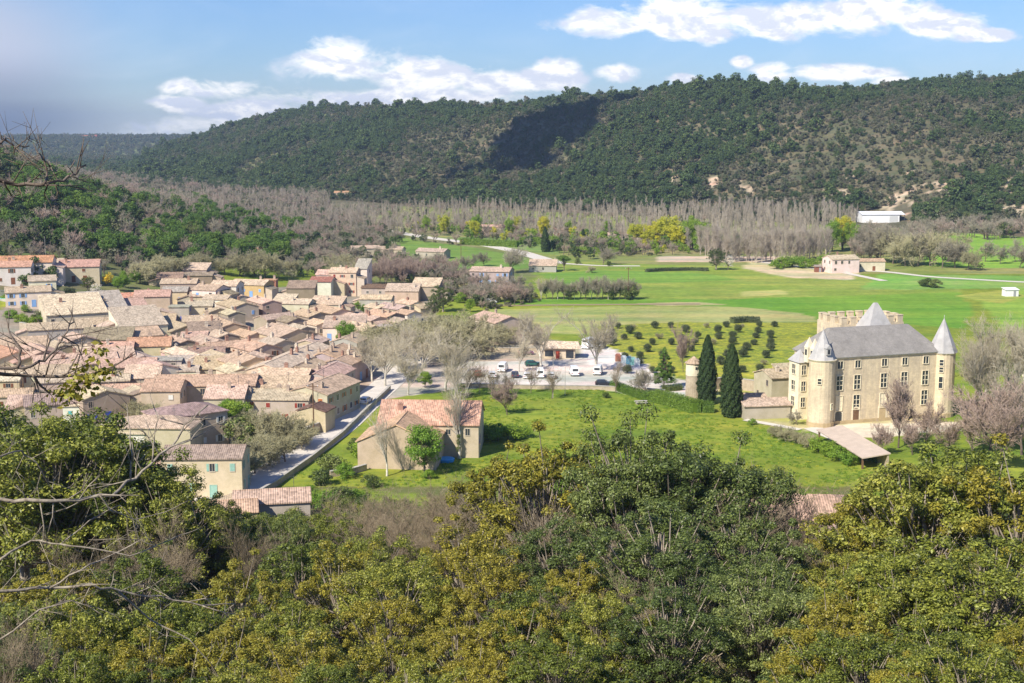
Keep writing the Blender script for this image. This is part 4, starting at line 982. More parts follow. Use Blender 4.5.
def castle():
    x, y, z = at(822.5, 425.5); o = empty('castle', (x, y, z), R(18)); W, Dp, E = 27.5, 12, 13.7
    tag(o, 'pale stone chateau with steep slate roof, pointed corner turrets and a crenellated keep', 'castle')
    MB().box(0, W, 0, Dp, -3, E).build('wall', M['castle'], o)
    MB().box(-.12, W+.1, -.14, -.002, -3, .7).build('plinth', M['castle_dark'], o)
    MB().box(-.25, W+.25, -.3, Dp+.3, E, E+.25).build('cornice', M['ashlar'], o)
    rt = 5.4; A = .45
    MB().addv([(-A,-A,E+.25),(W+A,-A,E+.25),(W+A,Dp+A,E+.25),(-A,Dp+A,E+.25),(4.2,Dp/2-.4,E+rt),(W-4.2,Dp/2-.4,E+rt),(W-4.2,Dp/2+.4,E+rt),(4.2,Dp/2+.4,E+rt)],
        [(3,2,1,0),(0,1,5,4),(1,2,6,5),(2,3,7,6),(3,0,4,7),(4,5,6,7)]).build('roof', M['slate'], o)
    cols = [3.6, 7.7, 14.0, 18.9, 24.0]
    for i, c in enumerate(cols): cwin(o, (c, 0, E-1.35), 0, 1.25, 1.5, 2, 1)
    for i, c in enumerate(cols): cwin(o, (c, 0, E-5.1), 0, 1.45, 2.9)
    for i, c in enumerate(cols):
        if i in (1, 4): cwin(o, (c, 0, E-9.3), 0, 1.45, 3.0)
        elif i != 3: cwin(o, (c, 0, E-9.3), 0, 1.45, 3.0, fr=M['ashlar']).data = MB().box(-.73,.73,-.01,.05,-1.5,1.5).mesh('blind_panel', M['ashlar'])
    def arch(w, h, n=8): return [(-w/2, 0), (w/2, 0)]+[(w/2*math.cos(math.pi*k/n), h-w/2*.6+w/2*.6*math.sin(math.pi*k/n)) for k in range(n+1)]
    def aperture(p, w, h, m, nm):
        pr = arch(w, h); b = MB(); n = len(pr)
        def ex(pp, y0, y1, mm): b.addv([(u, y1, v) for u, v in pp]+[(u, y0, v) for u, v in pp], [tuple(range(n-1,-1,-1)), tuple(range(n, 2*n))]+[(i,(i+1)%n,n+(i+1)%n,n+i) for i in range(n)], mm)
        ex(arch(w+.6, h+.35), -.05, .05, 1); ex(pr, -.09, .04, 0); return b.build(nm, [m, M['ashlar']], o, p)
    aperture((3.6, 0, .1), 1.5, 2.6, M['glass'], 'window'); aperture((7.7, 0, -.1), 1.35, 3.2, M['wood'], 'door'); aperture((14.0, 0, .4), 1.5, 2.7, M['castle_dark'], 'window')
    # lit end wall
    for zz in (E-2.6, E-6.2, E-10): cwin(o, (0, 4.6, zz), -math.pi/2, 1.5, 2.4, 2, 3)
    for zz in (E-4.2, E-8.3): cwin(o, (0, 8.8, zz), -math.pi/2, 1.3, 2.2, 2, 3)
    # corner turrets
    def turret(cx, cy, r, z1, rh, nm, ph, wins, n=20, rn=8, over=.45):
        tb = MB().cone(cx, cy, -3, z1, r, r, n)
        t_ = tb.build('turret', M['castle'], o); t_['label'] = nm
        MB().cone(cx, cy, z1, z1+.35, r+.05, r+.3, n).build('cornice', M['ashlar'], t_)
        MB().cone(cx, cy, -3, .9, r+.22, r+.16, n).build('plinth', M['castle_dark'], t_)
        MB().cone(cx, cy, z1+.35, z1+.35+rh, r+over, 0.0, rn, ph=ph).tube([(cx,cy,z1+rh),(cx,cy,z1+rh+.9)], .06, 5).build('spire', M['lead'], t_)
        for an, zz, w, h in wins:
            a_ = R(an); cwin(t_, (cx+r*math.sin(a_), cy-r*math.cos(a_), zz), a_, w, h, 1, 2)
        return t_
    t1 = turret(-.3, .5, 2.6, E-.3, 6.0, 'round left corner turret with a dormer in its stone spire', .4, [(24, 4.2, .5, 1.2), (-40, 9.5, .7, 1.1)], over=.15)
    MB().box(-.45,.45,-1.4,.6,0,1.3).addv([(-.6,-1.5,1.3),(.6,-1.5,1.3),(.6,.7,1.3),(-.6,.7,1.3),(0,-1.5,2.1),(0,.7,2.1)],[(0,1,4),(3,5,2),(1,2,5,4),(0,4,5,3),(3,2,1,0)]).build('dormer', M['lead'], t1, (-.3, -.7, E+1.2), R(-6))
    MB().box(-.25,.25,-.02,.02,0,.9).build('dormer_window', M['glass'], t1, (-.3+math.sin(R(-6))*1.42, -.7-math.cos(R(-6))*1.42, E+1.4), R(-6))
    turret(W+1.4, 1.2, 2.65, E-.4, 7.2, 'round right corner turret with a tall pointed stone spire', .2, [(-38, E-2.0, .75, 1.2), (-38, E-2.0-1.5, .75, 1.0), (-38, E-6.2, .75, 2.4)])
    # stepped oriel on the end wall, small roofs and pinnacles
    MB().box(-2.2, -.002, 6.2, 10.2, -3, E-1.6).build('stair_wing', M['ashlar'], o)
    MB().addv([(-2.5,5.9,E-1.6),(-.28,5.9,E-1.6),(-.28,10.5,E-1.6),(-2.5,10.5,E-1.6),(-.9,8.2,E+.9)],[(3,2,1,0),(0,1,4),(1,2,4),(2,3,4),(3,0,4)]).build('wing_roof', M['lead'], o)
    for zz in (E-3.2, E-6.6, E-10): cwin(o, (-1.1, 6.2, zz), 0, 1.0, 2.0, 2, 2); cwin(o, (-2.2, 8.2, zz), -math.pi/2, 1.4, 2.0, 2, 2)
    for px_, py_ in ((-.5, 3.2), (-.5, 5.4)):
        MB().box(-.7,.7,-.7,.7,-1.4,1.7).cone(0,0,1.7,3.9,1.05,0,4,ph=math.pi/4).build('dormer', M['ashlar'], o, (px_, py_, E))
        MB().box(-.71,-.69,-.35,.35,.1,1.3).build('dormer_window', M['glass'], o, (px_-.02, py_, E))
    # keep with merlons behind the roof
    K0, K1, y0, y1, zt = 11.0, 26.8, 12.3, 21.5, 19.5
    MB().box(K0, K1, y0, y1, -3, zt-3).build('keep', M['castle'], o)
    kb = MB(); T = .9
    kb.box(K0, K1, y0, y0+T, zt-3, zt-.9).box(K0, K1, y1-T, y1, zt-3, zt-.9).box(K0, K0+T, y0+T, y1-T, zt-3, zt-.9).box(K1-T, K1, y0+T, y1-T, zt-3, zt-.9)
    kb.build('parapet', M['castle'], o)
    def merlon(x0, x1, ya, yb): return MB().box(x0, x1, ya, yb, zt-.9, zt+.5).box(x0-.08, x1+.08, ya-.08, yb+.08, zt+.5, zt+.68).build('merlon', M['castle'], o)
    n = 7
    for i in range(n):
        c = K0+.95+(K1-K0-1.9)*i/(n-1)
        merlon(c-.68, c+.68, y0, y0+T); merlon(c-.68, c+.68, y1-T, y1)
    for i in range(1, 3):
        c = y0+(y1-y0)*i/3; merlon(K0, K0+T, c-.85, c+.85); merlon(K1-T, K1, c-.85, c+.85)
    # square stair tower with a truncated pyramid
    sx, sy, sr = 17.8, 9.6, 2.6
    MB().box(sx-sr, sx+sr, sy-sr+.6, sy+sr, E, E+4.2).build('stair_tower', M['castle'], o)
    MB().prism([(sx-sr-.5,sy-sr+.1),(sx+sr+.5,sy-sr+.1),(sx+sr+.5,sy+sr+.5),(sx-sr-.5,sy+sr+.5)], E+4.2, E+9.7, top=[(sx-.35,sy-.15),(sx+.35,sy-.15),(sx+.35,sy+.45),(sx-.35,sy+.45)]).build('pyramid_roof', M['lead'], o)
castle()
def dovecote():
    x, y, z = at(693, 399); o = empty('round_tower', (x, y, z)); r, h = 1.75, 8.3
    MB().cone(0,0,-2,h,r,r*.97,24).build('wall', M['rubble'], o); MB().cone(0,0,h-2.8,h-.35,r+.03,r+.0,24).build('plaster_band', M['ashlar'], o)
    MB().cone(0,0,h,h+1.5,r+.3,0,12).cone(0,0,h-.12,h,r+.28,r+.3,12).build('roof', M['roof'], o, color=RC['beige'])
    MB().box(-.2,.2,-.04,.06,-.3,.3).build('window', M['glass'], o, (.35,-r-.02,h-1.0)); tag(o, 'slim round stone tower with a low conical roof beside the tall cypresses', 'tower')
dovecote()
house(781,372,9,8,6.0,18,'gable','beige','beige','stone outbuilding with a pale chimney next to the castle',None,1,.5,name='castle_outbuilding',cat='outbuilding')
house(792,372,7,6,4.5,18,'shed','beige','ochre','ochre-walled annex wedged between the outbuilding and the castle',None,0,.3,name='castle_outbuilding',cat='outbuilding')
house(763,401,10,6,2.8,8,'gable','pink','grey','low open-sided shed with a pinkish roof beneath the castle wall',None,0,0,name='castle_shed',cat='outbuilding')
house(748,396,7,5,2.6,8,'gable','beige','white','small white-fronted store left of the open-sided shed',None,0,.2,name='castle_shed',cat='outbuilding')
def lodge(px, py, px2, py2, depth, label):
    x, y, z = at(px, py); x2, y2, _ = at(px2, py2); L = math.hypot(x2-x, y2-y); o = empty('open_barn', (x, y, z), math.atan2(y2-y, x2-x))
    MB().slab([(0,0,2.3),(L,0,2.2),(L,depth,2.9),(0,depth,3.0)], .2).build('roof', plain('felt_roof', (.52,.42,.33), .9, .12, .7), o)
    for u in (.03, .35, .68, .97): MB().box(L*u-.15, L*u+.15, .2, .5, -1, 2.1).build('post', M['wood'], o)
    MB().box(.2, L-.2, depth-.5, depth-.2, -1, 2.6).build('wall', M['rubble'], o)
    tag(o, label, 'barn')
lodge(816,441,862,470,5.2,'long open barn with a smooth pale pink roof in the meadow before the castle')
# small pavilion and yard objects of the car park
def kiosk():
    x, y, z = at(561, 357); o = empty('pavilion', (x, y, z), R(-4))
    MB().box(-4.5,3.8,-2.6,2.6,-1,2.9).build('wall', M['wall'], o, color=WC['cream'])
    MB().slab([(-5.4,-3.4,2.9),(5.2,-3.4,2.9),(4.6,0,4.3),(-4.6,0,4.3)],.15).slab([(-4.6,0,4.3),(4.6,0,4.3),(5.2,3.4,2.9),(-5.4,3.4,2.9)],.15).build('roof', M['roof'], o, color=RC['cream'])
    MB().box(-.5,.5,-.05,.03,0,2.1).build('door', M['paint'], o, (-.8,-2.6,0), color=(.38,.07,.04))
    MB().box(-1.1,1.1,-.05,.03,-.9,.7).build('window', M['glass'], o, (-3.1,-2.6,1.5)); MB().box(-1.0,1.0,-.05,.03,-1,1.1).build('window', M['glass'], o, (2.4,-2.6,1.2))
    tag(o, 'small cream pavilion with a red door at the edge of the car park', 'pavilion')
kiosk()
# ------------------------------------------------------------------ vehicles
def car_meshes(L=4.2, Wd=1.75, Ht=1.45, van=False):
    w = Wd/2; b = MB()
    if van: prof = [(-L/2,.35),(-L/2,Ht-.1),(-L/2+.15,Ht),(L/2-1.3,Ht),(L/2-.75,1.15),(L/2-.05,.95),(L/2,.35)]
    else: prof = [(-L/2,.30),(-L/2+.02,.80),(-L/2+.12,.92),(-L/2+.45,Ht-.12),(-L/2+.8,Ht),(L/2-2.0,Ht),(L/2-1.25,.95),(L/2-.25,.82),(L/2,.62),(L/2,.30)]
    n = len(prof); tp = lambda z: w*(1 if z < .95 else 1-.13*(z-.95)/(Ht-.95+1e-6)*1.3)
    b.addv([(u, -tp(v), v) for u, v in prof]+[(u, tp(v), v) for u, v in prof], [tuple(range(n)), tuple(range(2*n-1, n-1, -1))]+[(i, n+i, n+(i+1)%n, (i+1)%n) for i in range(n)])
    body = b.mesh('body', M['carpaint'])
    def glass(pts): return MB().slab(pts, .02).mesh('glass', M['glass'])
    e = .012; zl, zh = 1.0, Ht-.12; a0 = -L/2+.55 if not van else L/2-2.2; a1 = L/2-1.55 if not van else L/2-1.35
    g = MB()
    for s in (-1, 1):
        q = [(a0, s*(tp(zl)+e), zl), (a1+.35, s*(tp(zl)+e), zl), (a1-.2, s*(tp(zh)+e), zh), (a0+.2, s*(tp(zh)+e), zh)]
        g.addv(q, [(0,1,2,3) if s < 0 else (3,2,1,0)])
    side = g.mesh('side_windows', M['glass'])
    p0, p1 = ((L/2-1.3, Ht), (L/2-.75, 1.15)) if van else ((L/2-2.0, Ht), (L/2-1.25, .95))
    lerp = lambda t_: (p0[0]+(p1[0]-p0[0])*t_+.012, p0[1]+(p1[1]-p0[1])*t_+.012)
    u0, v0 = lerp(.08); u1, v1 = lerp(.92)
    ws = MB().addv([(u1,-w*.86,v1),(u1,w*.86,v1),(u0,w*.78,v0),(u0,-w*.78,v0)],[(0,1,2,3)]).mesh('windscreen', M['glass'])
    if van: rw = MB().addv([(-L/2-.012,w*.7,Ht-.9),(-L/2-.012,-w*.7,Ht-.9),(-L/2-.012,-w*.7,Ht-.3),(-L/2-.012,w*.7,Ht-.3)],[(0,1,2,3)]).mesh('rear_window', M['glass'])
    else:
        A, B = (-L/2+.12, .92), (-L/2+.45, Ht-.12); f = lambda t_: (A[0]+(B[0]-A[0])*t_-.012, A[1]+(B[1]-A[1])*t_+.008)
        u0, v0 = f(.1); u1, v1 = f(.95); rw = MB().addv([(u0,w*.84,v0),(u0,-w*.84,v0),(u1,-w*.78,v1),(u1,w*.78,v1)],[(0,1,2,3)]).mesh('rear_window', M['glass'])
    wh = MB(); n = 16
    vs = [(.32*math.cos(2*math.pi*k/n), -.1, .32*math.sin(2*math.pi*k/n)) for k in range(n)]; wh.addv(vs+[(x_, .1, z_) for x_, _, z_ in vs], [tuple(range(n)), tuple(range(2*n-1, n-1, -1))]+[(i, n+i, n+(i+1)%n, (i+1)%n) for i in range(n)])
    rim = MB(); vs = [(.19*math.cos(2*math.pi*k/n), -.115, .19*math.sin(2*math.pi*k/n)) for k in range(n)]; rim.addv(vs+[(x_, .115, z_) for x_, _, z_ in vs], [tuple(range(n)), tuple(range(2*n-1, n-1, -1))]+[(i, n+i, n+(i+1)%n, (i+1)%n) for i in range(n)])
    hl = MB().box(-.03,.03,-.18,.18,-.08,.08).mesh('headlight', M['lamp']); tl = MB().box(-.03,.03,-.12,.12,-.1,.1).mesh('tail_light', plain('tail_lens', (.35,.02,.02), .2))
    return dict(body=body, side=side, ws=ws, rw=rw, wheel=wh.mesh('tyre', M['rubber']), rim=rim.mesh('rim', M['metal']), hl=hl, tl=tl, L=L, w=w)
CARS = dict(car=car_meshes(), van=car_meshes(5.0, 1.95, 2.2, True), camper=car_meshes(6.4, 2.2, 2.9, True))
def car(px, py, kind, color, rot, label):
    x, y, z = at(px, py); c = CARS[kind]; nm = {'car': 'parked_car', 'van': 'parked_van', 'camper': 'camper_van'}[kind]
    o = empty(nm, (x, y, z+.07), R(rot)); L, w = c['L'], c['w']
    link('body', c['body'], o).color = c4(color); link('side_windows', c['side'], o); link('windscreen', c['ws'], o); link('rear_window', c['rw'], o)
    for a in (-1, 1):
        for b in (-1, 1):
            q = link('wheel', c['wheel'], o, (a*(L/2-.8), b*(w-.08), .32)); link('rim', c['rim'], q)
        link('headlight', c['hl'], o, (L/2, a*(w-.3), .7)); link('tail_light', c['tl'], o, (-L/2, a*(w-.2), .75))
    tag(o, label, 'car' if kind == 'car' else 'van', 'vehicles in the car park' if py < 400 and px > 440 else None)
car(492,377,'car',(.62,.63,.66),95,'silver car at the left end of the front parking row')
car(503,371,'van',(.78,.78,.78),80,'white van half tucked behind the front parking row')
car(515,377,'car',(.05,.05,.08),92,'dark blue car in the front row between silver and white cars')
car(527,378,'car',(.80,.80,.82),90,'white hatchback in the front row left of the dark-windowed car')
car(540,377,'van',(.80,.80,.80),90,'tall white van parked in the front row between two white hatchbacks')
car(551,378,'car',(.76,.78,.80),88,'white hatchback alone at the right end of the packed front row')
car(526,354.5,'car',(.20,.10,.14),4,'long dark maroon car parked sideways at the back of the car park')
car(533,366,'car',(.03,.10,.08),8,'dark green car parked sideways in mid car park')
car(574,375,'van',(.78,.79,.80),95,'white van standing alone in the open part of the car park')
car(590,348,'camper',(.80,.80,.78),60,'white camper van behind the pavilion')
car(601,348,'van',(.75,.76,.78),75,'white van parked right beside the camper van')
car(598,374,'van',(.70,.70,.68),80,'pale van below the big plane tree at the car park')
car(478,376,'car',(.40,.10,.08),92,'red car half hidden by the plane trees at the far left of the car park')
car(366,403,'car',(.78,.80,.82),75,'white car parked up the village street')
car(196,488,'car',(.72,.74,.77),35,'silver car on the road at the village entrance')
car(491,303,'car',(.78,.80,.84),5,'pale car parked on the grass beside the bare meadow tree')
car(604,386,'car',(.03,.03,.035),0,'black car in the shade below the car park wall')
for i, (px, py, c) in enumerate([(668,361,(.55,.60,.62)),(672,362,(.10,.32,.20)),(624,357,(.5,.55,.58)),(629,358,(.12,.30,.42)),(633,359,(.20,.42,.40)),(637,360,(.55,.6,.6)),(618,355,(.40,.16,.10))]):
    if px > 660: continue
    x, y, z = at(px, py+6); o = empty('recycling_bin', (x, y, z)); MB().prism([(-.7,-.7),(.7,-.7),(.7,.7),(-.7,.7)], 0, 1.5).build('body', M['paint'], o, color=c)
    MB().prism([(-.78,-.78),(.78,-.78),(.78,.78),(-.78,.78)], 1.5, 2.0, top=[(-.4,-.4),(.4,-.4),(.4,.4),(-.4,.4)]).build('lid', M['paint'], o, color=tuple(v*.8 for v in c))
    nm = ['','', 'grey','blue','teal','pale grey','rust red'][i]; tag(o, nm+' recycling container in the row beside the orchard', 'container', 'recycling containers')
# walls, poles, benches
def wall_run(name, pts, h, th, label, mat=None, cap=True, cat='wall'):
    """a masonry wall along pixel points: one mesh, coping as a part"""
    W = [np.array(at(a, b)) for a, b in pts]; c = W[0].copy(); o = empty(name, c); b = MB(); k = MB()
    for p, q in zip(W[:-1], W[1:]):
        d = (q-p)[:2]; L = np.linalg.norm(d); d /= L; n = np.array([-d[1], d[0]])*th/2
        for bb, z0, z1, f in ((b, -1.5, h, 1), (k, h, h+.12, 1.35)):
            P4 = [p[:2]-n*f-c[:2], q[:2]-n*f-c[:2], q[:2]+n*f-c[:2], p[:2]+n*f-c[:2]]; zz = [p[2]-c[2], q[2]-c[2], q[2]-c[2], p[2]-c[2]]
            bb.addv([(P4[i][0], P4[i][1], zz[i]+z0) for i in range(4)]+[(P4[i][0], P4[i][1], zz[i]+z1) for i in range(4)], [(3,2,1,0),(4,5,6,7),(0,1,5,4),(1,2,6,5),(2,3,7,6),(3,0,4,7)])
    b.build('masonry', mat or M['rubble'], o)
    if cap: k.build('coping', M['concrete'], o)
    tag(o, label, cat); return o
wall_run('retaining_wall', [(455,387),(530,389),(590,389.5),(640,391.5),(665,394)], .9, .45, 'low dark stone wall along the near side of the car park')
wall_run('parapet_wall', [(244,505),(275,487),(312,461),(342,437),(368,411),(390,390)], 1.0, .4, 'pale parapet wall along the right side of the village street')
wall_run('garden_wall', [(300,440),(318,433),(334,421)], 2.0, .4, 'garden wall with a bright sloping coping beside the street')
wall_run('garden_wall', [(262,444),(285,441),(300,440)], 1.4, .35, 'low garden wall below the red-shuttered house')
wall_run('garden_wall', [(366,470),(352,474),(330,477)], 1.0, .5, 'short mossy stone wall by the garden of the gabled wing')
wall_run('garden_wall', [(706,391),(725,388),(742,390),(758,392)], 2.6, .5, 'high ochre garden wall behind the two tall cypresses')
wall_run('garden_wall', [(20,330),(48,335)], 2.2, .4, 'grey retaining wall under the turquoise garden pool')
wall_run('garden_wall', [(472,350),(500,352),(540,352)], 1.2, .3, 'pale low wall closing the back of the car park')
wall_run('terrace_wall', [(0,297),(14,297)], 2.0, .4, 'reddish terrace wall at the far left below the cream villa')
def pole(px, py, h, label, arm=True, name='utility_pole'):
    x, y, z = at(px, py); o = empty(name, (x, y, z)); MB().tube([(0,0,-1),(0,0,h)], [.17,.11] if arm else [.08,.05], 7).build('pole', M['wood'] if arm else M['concrete'], o)
    if arm:
        MB().box(-1.1,1.1,-.07,.07,h-.7,h-.55).build('crossarm', M['wood'], o)
        for s in (-.95, 0, .95): MB().cone(0,0,0,.28,.07,.05,8).build('insulator', M['lamp'], o, (s,0,h-.55))
    tag(o, label, 'pole')
pole(314,436,10.5,'tall wooden utility pole beside the small ochre lean-to house')
pole(628,300,12,'lone utility pole standing in the green field behind the row of bare trees')
pole(565,395,7,'thin white lamp pole at the car park edge', False, 'lamp_pole')
pole(461,258,9,'utility pole near the country road', True)
pole(46,262,9,'thin aerial pole behind the balcony villa', False, 'aerial_pole')
pole(899,262,9,'slim pole in the fields near the white farmhouse', False)
pole(452,400,9,'pale pole among the plane trees at the left of the car park', False, 'lamp_pole')
pole(553,398,9,'pale pole at the right end of the packed car row', False, 'lamp_pole')
def bench(px, py, label):
    x, y, z = at(px, py); o = empty('picnic_table', (x, y, z), .1)
    MB().box(-1.4,1.4,-.4,.4,.70,.76).build('tabletop', M['concrete'], o)
    for s in (-1, 1): MB().box(-1.4,1.4,s*.75-.14,s*.75+.14,.42,.47).build('seat', M['concrete'], o); MB().box(s-.08,s+.08,-.7,.7,-.2,.70).build('leg', M['concrete'], o)
    tag(o, label, 'table')
bench(641,404,'pale picnic table on the grass under the small bare tree')
def playwall(px0, px1, py):
    o = empty('wooden_fence', at(px0, py)); x0, y0, z0 = at(px0, py); x1, y1, _ = at(px1, py); L = x1-x0; b = MB()
    for zz in (.5, .95): b.box(0, L, -.03, .03, zz, zz+.1)
    b.build('rail', M['concrete'], o)
    n = int(L/2.5)
    for i in range(n+1): MB().box(L*i/n-.06, L*i/n+.06, -.08, .02, -.3, 1.15).build('post', M['concrete'], o)
    tag(o, 'pale post and rail fence behind the car park', 'fence')
playwall(500, 553, 349)
# ------------------------------------------------------------------ trees and hedges placed one by one
rt = random.Random(9)
def put(K, px, py, height, label, group=None, wid=1.0, var=None, name=None):
    x, y, z = at(px, py); return K.put(x, y, z, height, label, group, wid, rt, var, name)
def top(K, px, py, dist, label, group=None, wid=1.0, var=None, name=None, hmax=20, hmin=2.5):
    """a tree at this distance whose top shows at the pixel"""
    p = at_d(px, py, dist); g = float(H(p[0], p[1])); h = min(max(p[2]-g, hmin), hmax)
    return K.put(p[0], p[1], g, h, label, group, wid, rt, var, name)
# castle grounds
put(CYP, 706.5, 404, 15.5, 'left one of two tall dark cypresses, directly beside the round tower', var=0, wid=.92)
put(CYP, 730.5, 417, 15.6, 'right one of two tall dark cypresses, the nearer one', var=1, wid=.95)
put(CONI, 664, 389, 10.5, 'broad dark spruce left of the round stone tower', wid=.95)
put(RED, 683, 372, 13, 'tall slender bare tree rising behind the round stone tower', wid=.55, name='bare_tree')
put(BAR, 646, 396, 6.5, 'small dense bare tree on the grass at the right end of the car park wall')
for px, py, h, w in [(898,448,20,.8),(925,448,13,.8),(948,456,11,.9),(972,458,17,.8),(990,452,21,1),(1010,440,22,.9),(880,455,9,.9),(912,455,10,1),(1000,470,20,1),(1022,455,20,1)]:
    put(RED if px < 1005 else BAR, px, py, h*.78, 'pinkish bare tree in the thicket right of and below the castle' if px < 950 else 'grey bare tree in the thicket at the right picture edge', 'bare trees beside the castle', w)
for px, py, h in [(982,420,22),(997,415,26),(1013,410,25),(1034,420,26),(986,400,18),(1024,395,20)]:
    put(PLA, px, py, h*.88, 'tall pale bare tree behind the thicket at the right picture edge', 'tall bare trees right of the castle', .8)
put(GRN, 752, 425, 1.6, 'small shrub at the meadow edge left of the path'); put(GRN, 768, 385, 3.2, 'green shrub against the castle outbuilding')
put(BAR, 778, 398, 5, 'little gnarled bare tree in front of the castle outbuilding')
put(BAR, 797, 425, 3.6, 'low bare shrub at the foot of the left castle turret', name='bare_shrub')
for i, (px, py, h) in enumerate([(775,437,2.8),(785,441,3.2),(796,444,3.0),(807,448,3.2),(818,452,3.2),(829,457,3.3),(840,461,3.2),(849,465,2.8)]):
    put(GRN if i > 3 else OLI, px, py, h, 'shrub in the loose green hedge running down towards the open barn', 'shrubs of the hedge below the castle', 1.15, name='hedge_shrub')
def hedge(pts, h, th, label, mat='leaf_hedge', leaf=.22, dens=75):
    W = [np.array(at(a, b)) for a, b in pts]; c = W[0].copy(); o = empty('clipped_hedge', c); rs_ = np.random.RandomState(5); core = MB(); cs = []; ns = []
    for p, q in zip(W[:-1], W[1:]):
        d = (q-p); L = np.linalg.norm(d[:2]); u = d[:2]/L; n = np.array([-u[1], u[0]])
        N = int(L*(2*h+th)*dens); s = rs_.rand(N)*(2*h+th); along = rs_.rand(N)*L
        off = np.where(s < h, -th/2, np.where(s < h+th, s-h-th/2, th/2)); zz = np.where(s < h, s, np.where(s < h+th, h, s-h-th))
        nr = np.where((s < h)[:, None], np.append(-n, .2), np.where((s < h+th)[:, None], [0, 0, 1], np.append(n, .2)))
        pt = np.column_stack([p[0]-c[0]+u[0]*along+n[0]*off, p[1]-c[1]+u[1]*along+n[1]*off, p[2]-c[2]+(q[2]-p[2])*along/L+zz])+rs_.normal(size=(N, 3))*.15
        cs.append(pt); ns.append(nr+rs_.normal(size=(N, 3))*.5)
        m_ = n*(th/2-.28); core.prism([tuple(p[:2]-c[:2]-m_), tuple(q[:2]-c[:2]-m_), tuple(q[:2]-c[:2]+m_), tuple(p[:2]-c[:2]+m_)], p[2]-c[2]-.5, p[2]-c[2]+h-.35)
    nn = np.concatenate(ns); nn /= np.linalg.norm(nn, axis=1)[:, None]
    V, Fa = diamonds(np.concatenate(cs), nn, leaf, rs_)
    link('foliage', Geo().add(V, Fa).mesh('foliage', M[mat]), o); core.build('branches', M[mat], o); tag(o, label, 'hedge')
hedge([(612,388),(625,393),(640,398),(650,402)], 1.7, 1.6, 'clipped green hedge section starting near the car park wall', 'leaf_box')
hedge([(652,401),(668,404.5),(684,409),(697,413)], 2.5, 3.0, 'thick clipped yellow-green hedge before the round tower', 'leaf_box')
hedge([(690,411),(702,412),(713,412)], 2.1, 2.6, 'darker clipped hedge corner beneath the cypresses', 'leaf_box')
hedge([(662,391),(672,391),(682,390)], 1.3, 1.0, 'small dark clipped hedge under the spruce', 'leaf_dark')
hedge([(865,459),(885,464)], .9, 1.2, 'low yellow-green hedge below the open barn')
put(DKB, 606, 398, 1.6, 'round dark box bush on the grass beside the picnic table')
# orchard: rows of small round trees on the flowering meadow
import itertools
opts = []
a0 = np.array(at(618, 360)[:2]); 
for r_, c_ in itertools.product(range(9), range(32)):
    x = 18+c_*5.6+(r_ % 2)*2.8+rt.uniform(-.9, .9); y = 318+r_*11.2+c_*.25+rt.uniform(-1.2, 1.2); px = 512+F*x/y; py = HORY+F*CZ/y
    if px > 905 or (py > 352 and px > 770) or (px < 612 and py > 350) or rt.random() < .10 or px < 598 or y > 402: continue
    if abs(px-835) < 56 and py > 322: continue
    big = rt.random()
    (OLB if big > .12 else OLI).put(x, y, 0, rt.uniform(1.9, 2.9)*(1 if big > .12 else .8), 'small round dark tree in the yellow-flowered orchard', 'orchard trees', rt.uniform(.9, 1.15), rt, name='orchard_tree')
# row of bare trees in the field
for i in range(17):
    px = 541+i*5.6; put(BAR if i % 3 else PLA, px, 299.5-(i % 2)*.4, rt.uniform(7, 9.5), 'bare tree in the short row across the green field', 'row of bare trees in the field', .8)
for px in (571, 611, 626, 632): put(DKB, px, 299.5, 5.5, 'dark evergreen shrub within the field row of bare trees', 'evergreens in the field row', .9)
put(UMB, 564, 271, 7.5, 'round dark green pine beside the low cream outbuilding', wid=1.0, name='round_pine')
put(BAR, 510, 273, 13, 'dark spreading bare tree by the country road', wid=1.1); put(RED, 505, 304, 9.5, 'spreading reddish bare tree beside the parked pale car', wid=1.3, name='bare_tree')
put(BAR, 603, 265, 8, 'lone olive-brown tree at the back of the fields', wid=1.3, name='field_tree'); put(DKB, 609, 266, 2.6, 'small dark shrub beside the lone field tree')
put(DKB, 578, 264, 3, 'low rounded shrub on the field edge by the road'); put(OLI, 592, 273, 3.6, 'grey-green shrub alone in the upper field', name='field_shrub')
put(BLO, 508, 281, 5.5, 'white blossoming tree right of the two-storey stone house'); put(BLO, 556, 268, 4.5, 'pale blossoming tree by the low cream outbuilding')
put(BLO, 96, 299, 5, 'whitish blossoming tree below the golden bush'); put(MIM, 108, 286, 5, 'golden-yellow flowering bush at the villa garden')
for px, py, h in [(118,291,5),(125,288,5),(136,284,5),(88,291,5),(93,284,4.5),(110,300,3.5),(124,281,4)]: put(BRI if px > 100 else OAK, px, py, h, 'leafy garden tree around the hillside villas', 'villa garden trees', 1.1, name='garden_tree')
for px, py in [(54,297),(70,297)]: put(OLB, px, py, 3.4, 'silvery olive tree below the balcony villa', 'olive trees below the villas', 1.3, name='olive_tree')
for px, py, h in [(10,318,3),(20,322,3),(30,325,3),(38,322,3.4),(42,324,3),(5,300,2),(97,321,3.2),(104,322,2.4),(26,312,2.4)]: put(GRN if px != 38 else DKB, px, py, h, 'green garden shrub near the turquoise pool and barn', 'garden shrubs at the upper left', 1.3, name='garden_shrub')
put(BRI, 345, 349, 8.5, 'yellow-green leafing tree among the village roofs', wid=1.0)
for px, py in [(352,313),(358,311),(364,314)]: put(BRI, px, py, 3.6, 'green shrub in the walled courtyard garden', 'courtyard garden shrubs', name='garden_shrub')
put(OAKL, 443, 312, 9.5, 'dark evergreen tree with layered crown at the right end of the village', wid=1.15, var=0, name='cedar_tree'); put(OAKL, 434, 318, 7, 'lower dark evergreen leaning out beside the layered one', wid=1.1, var=1, name='cedar_tree')
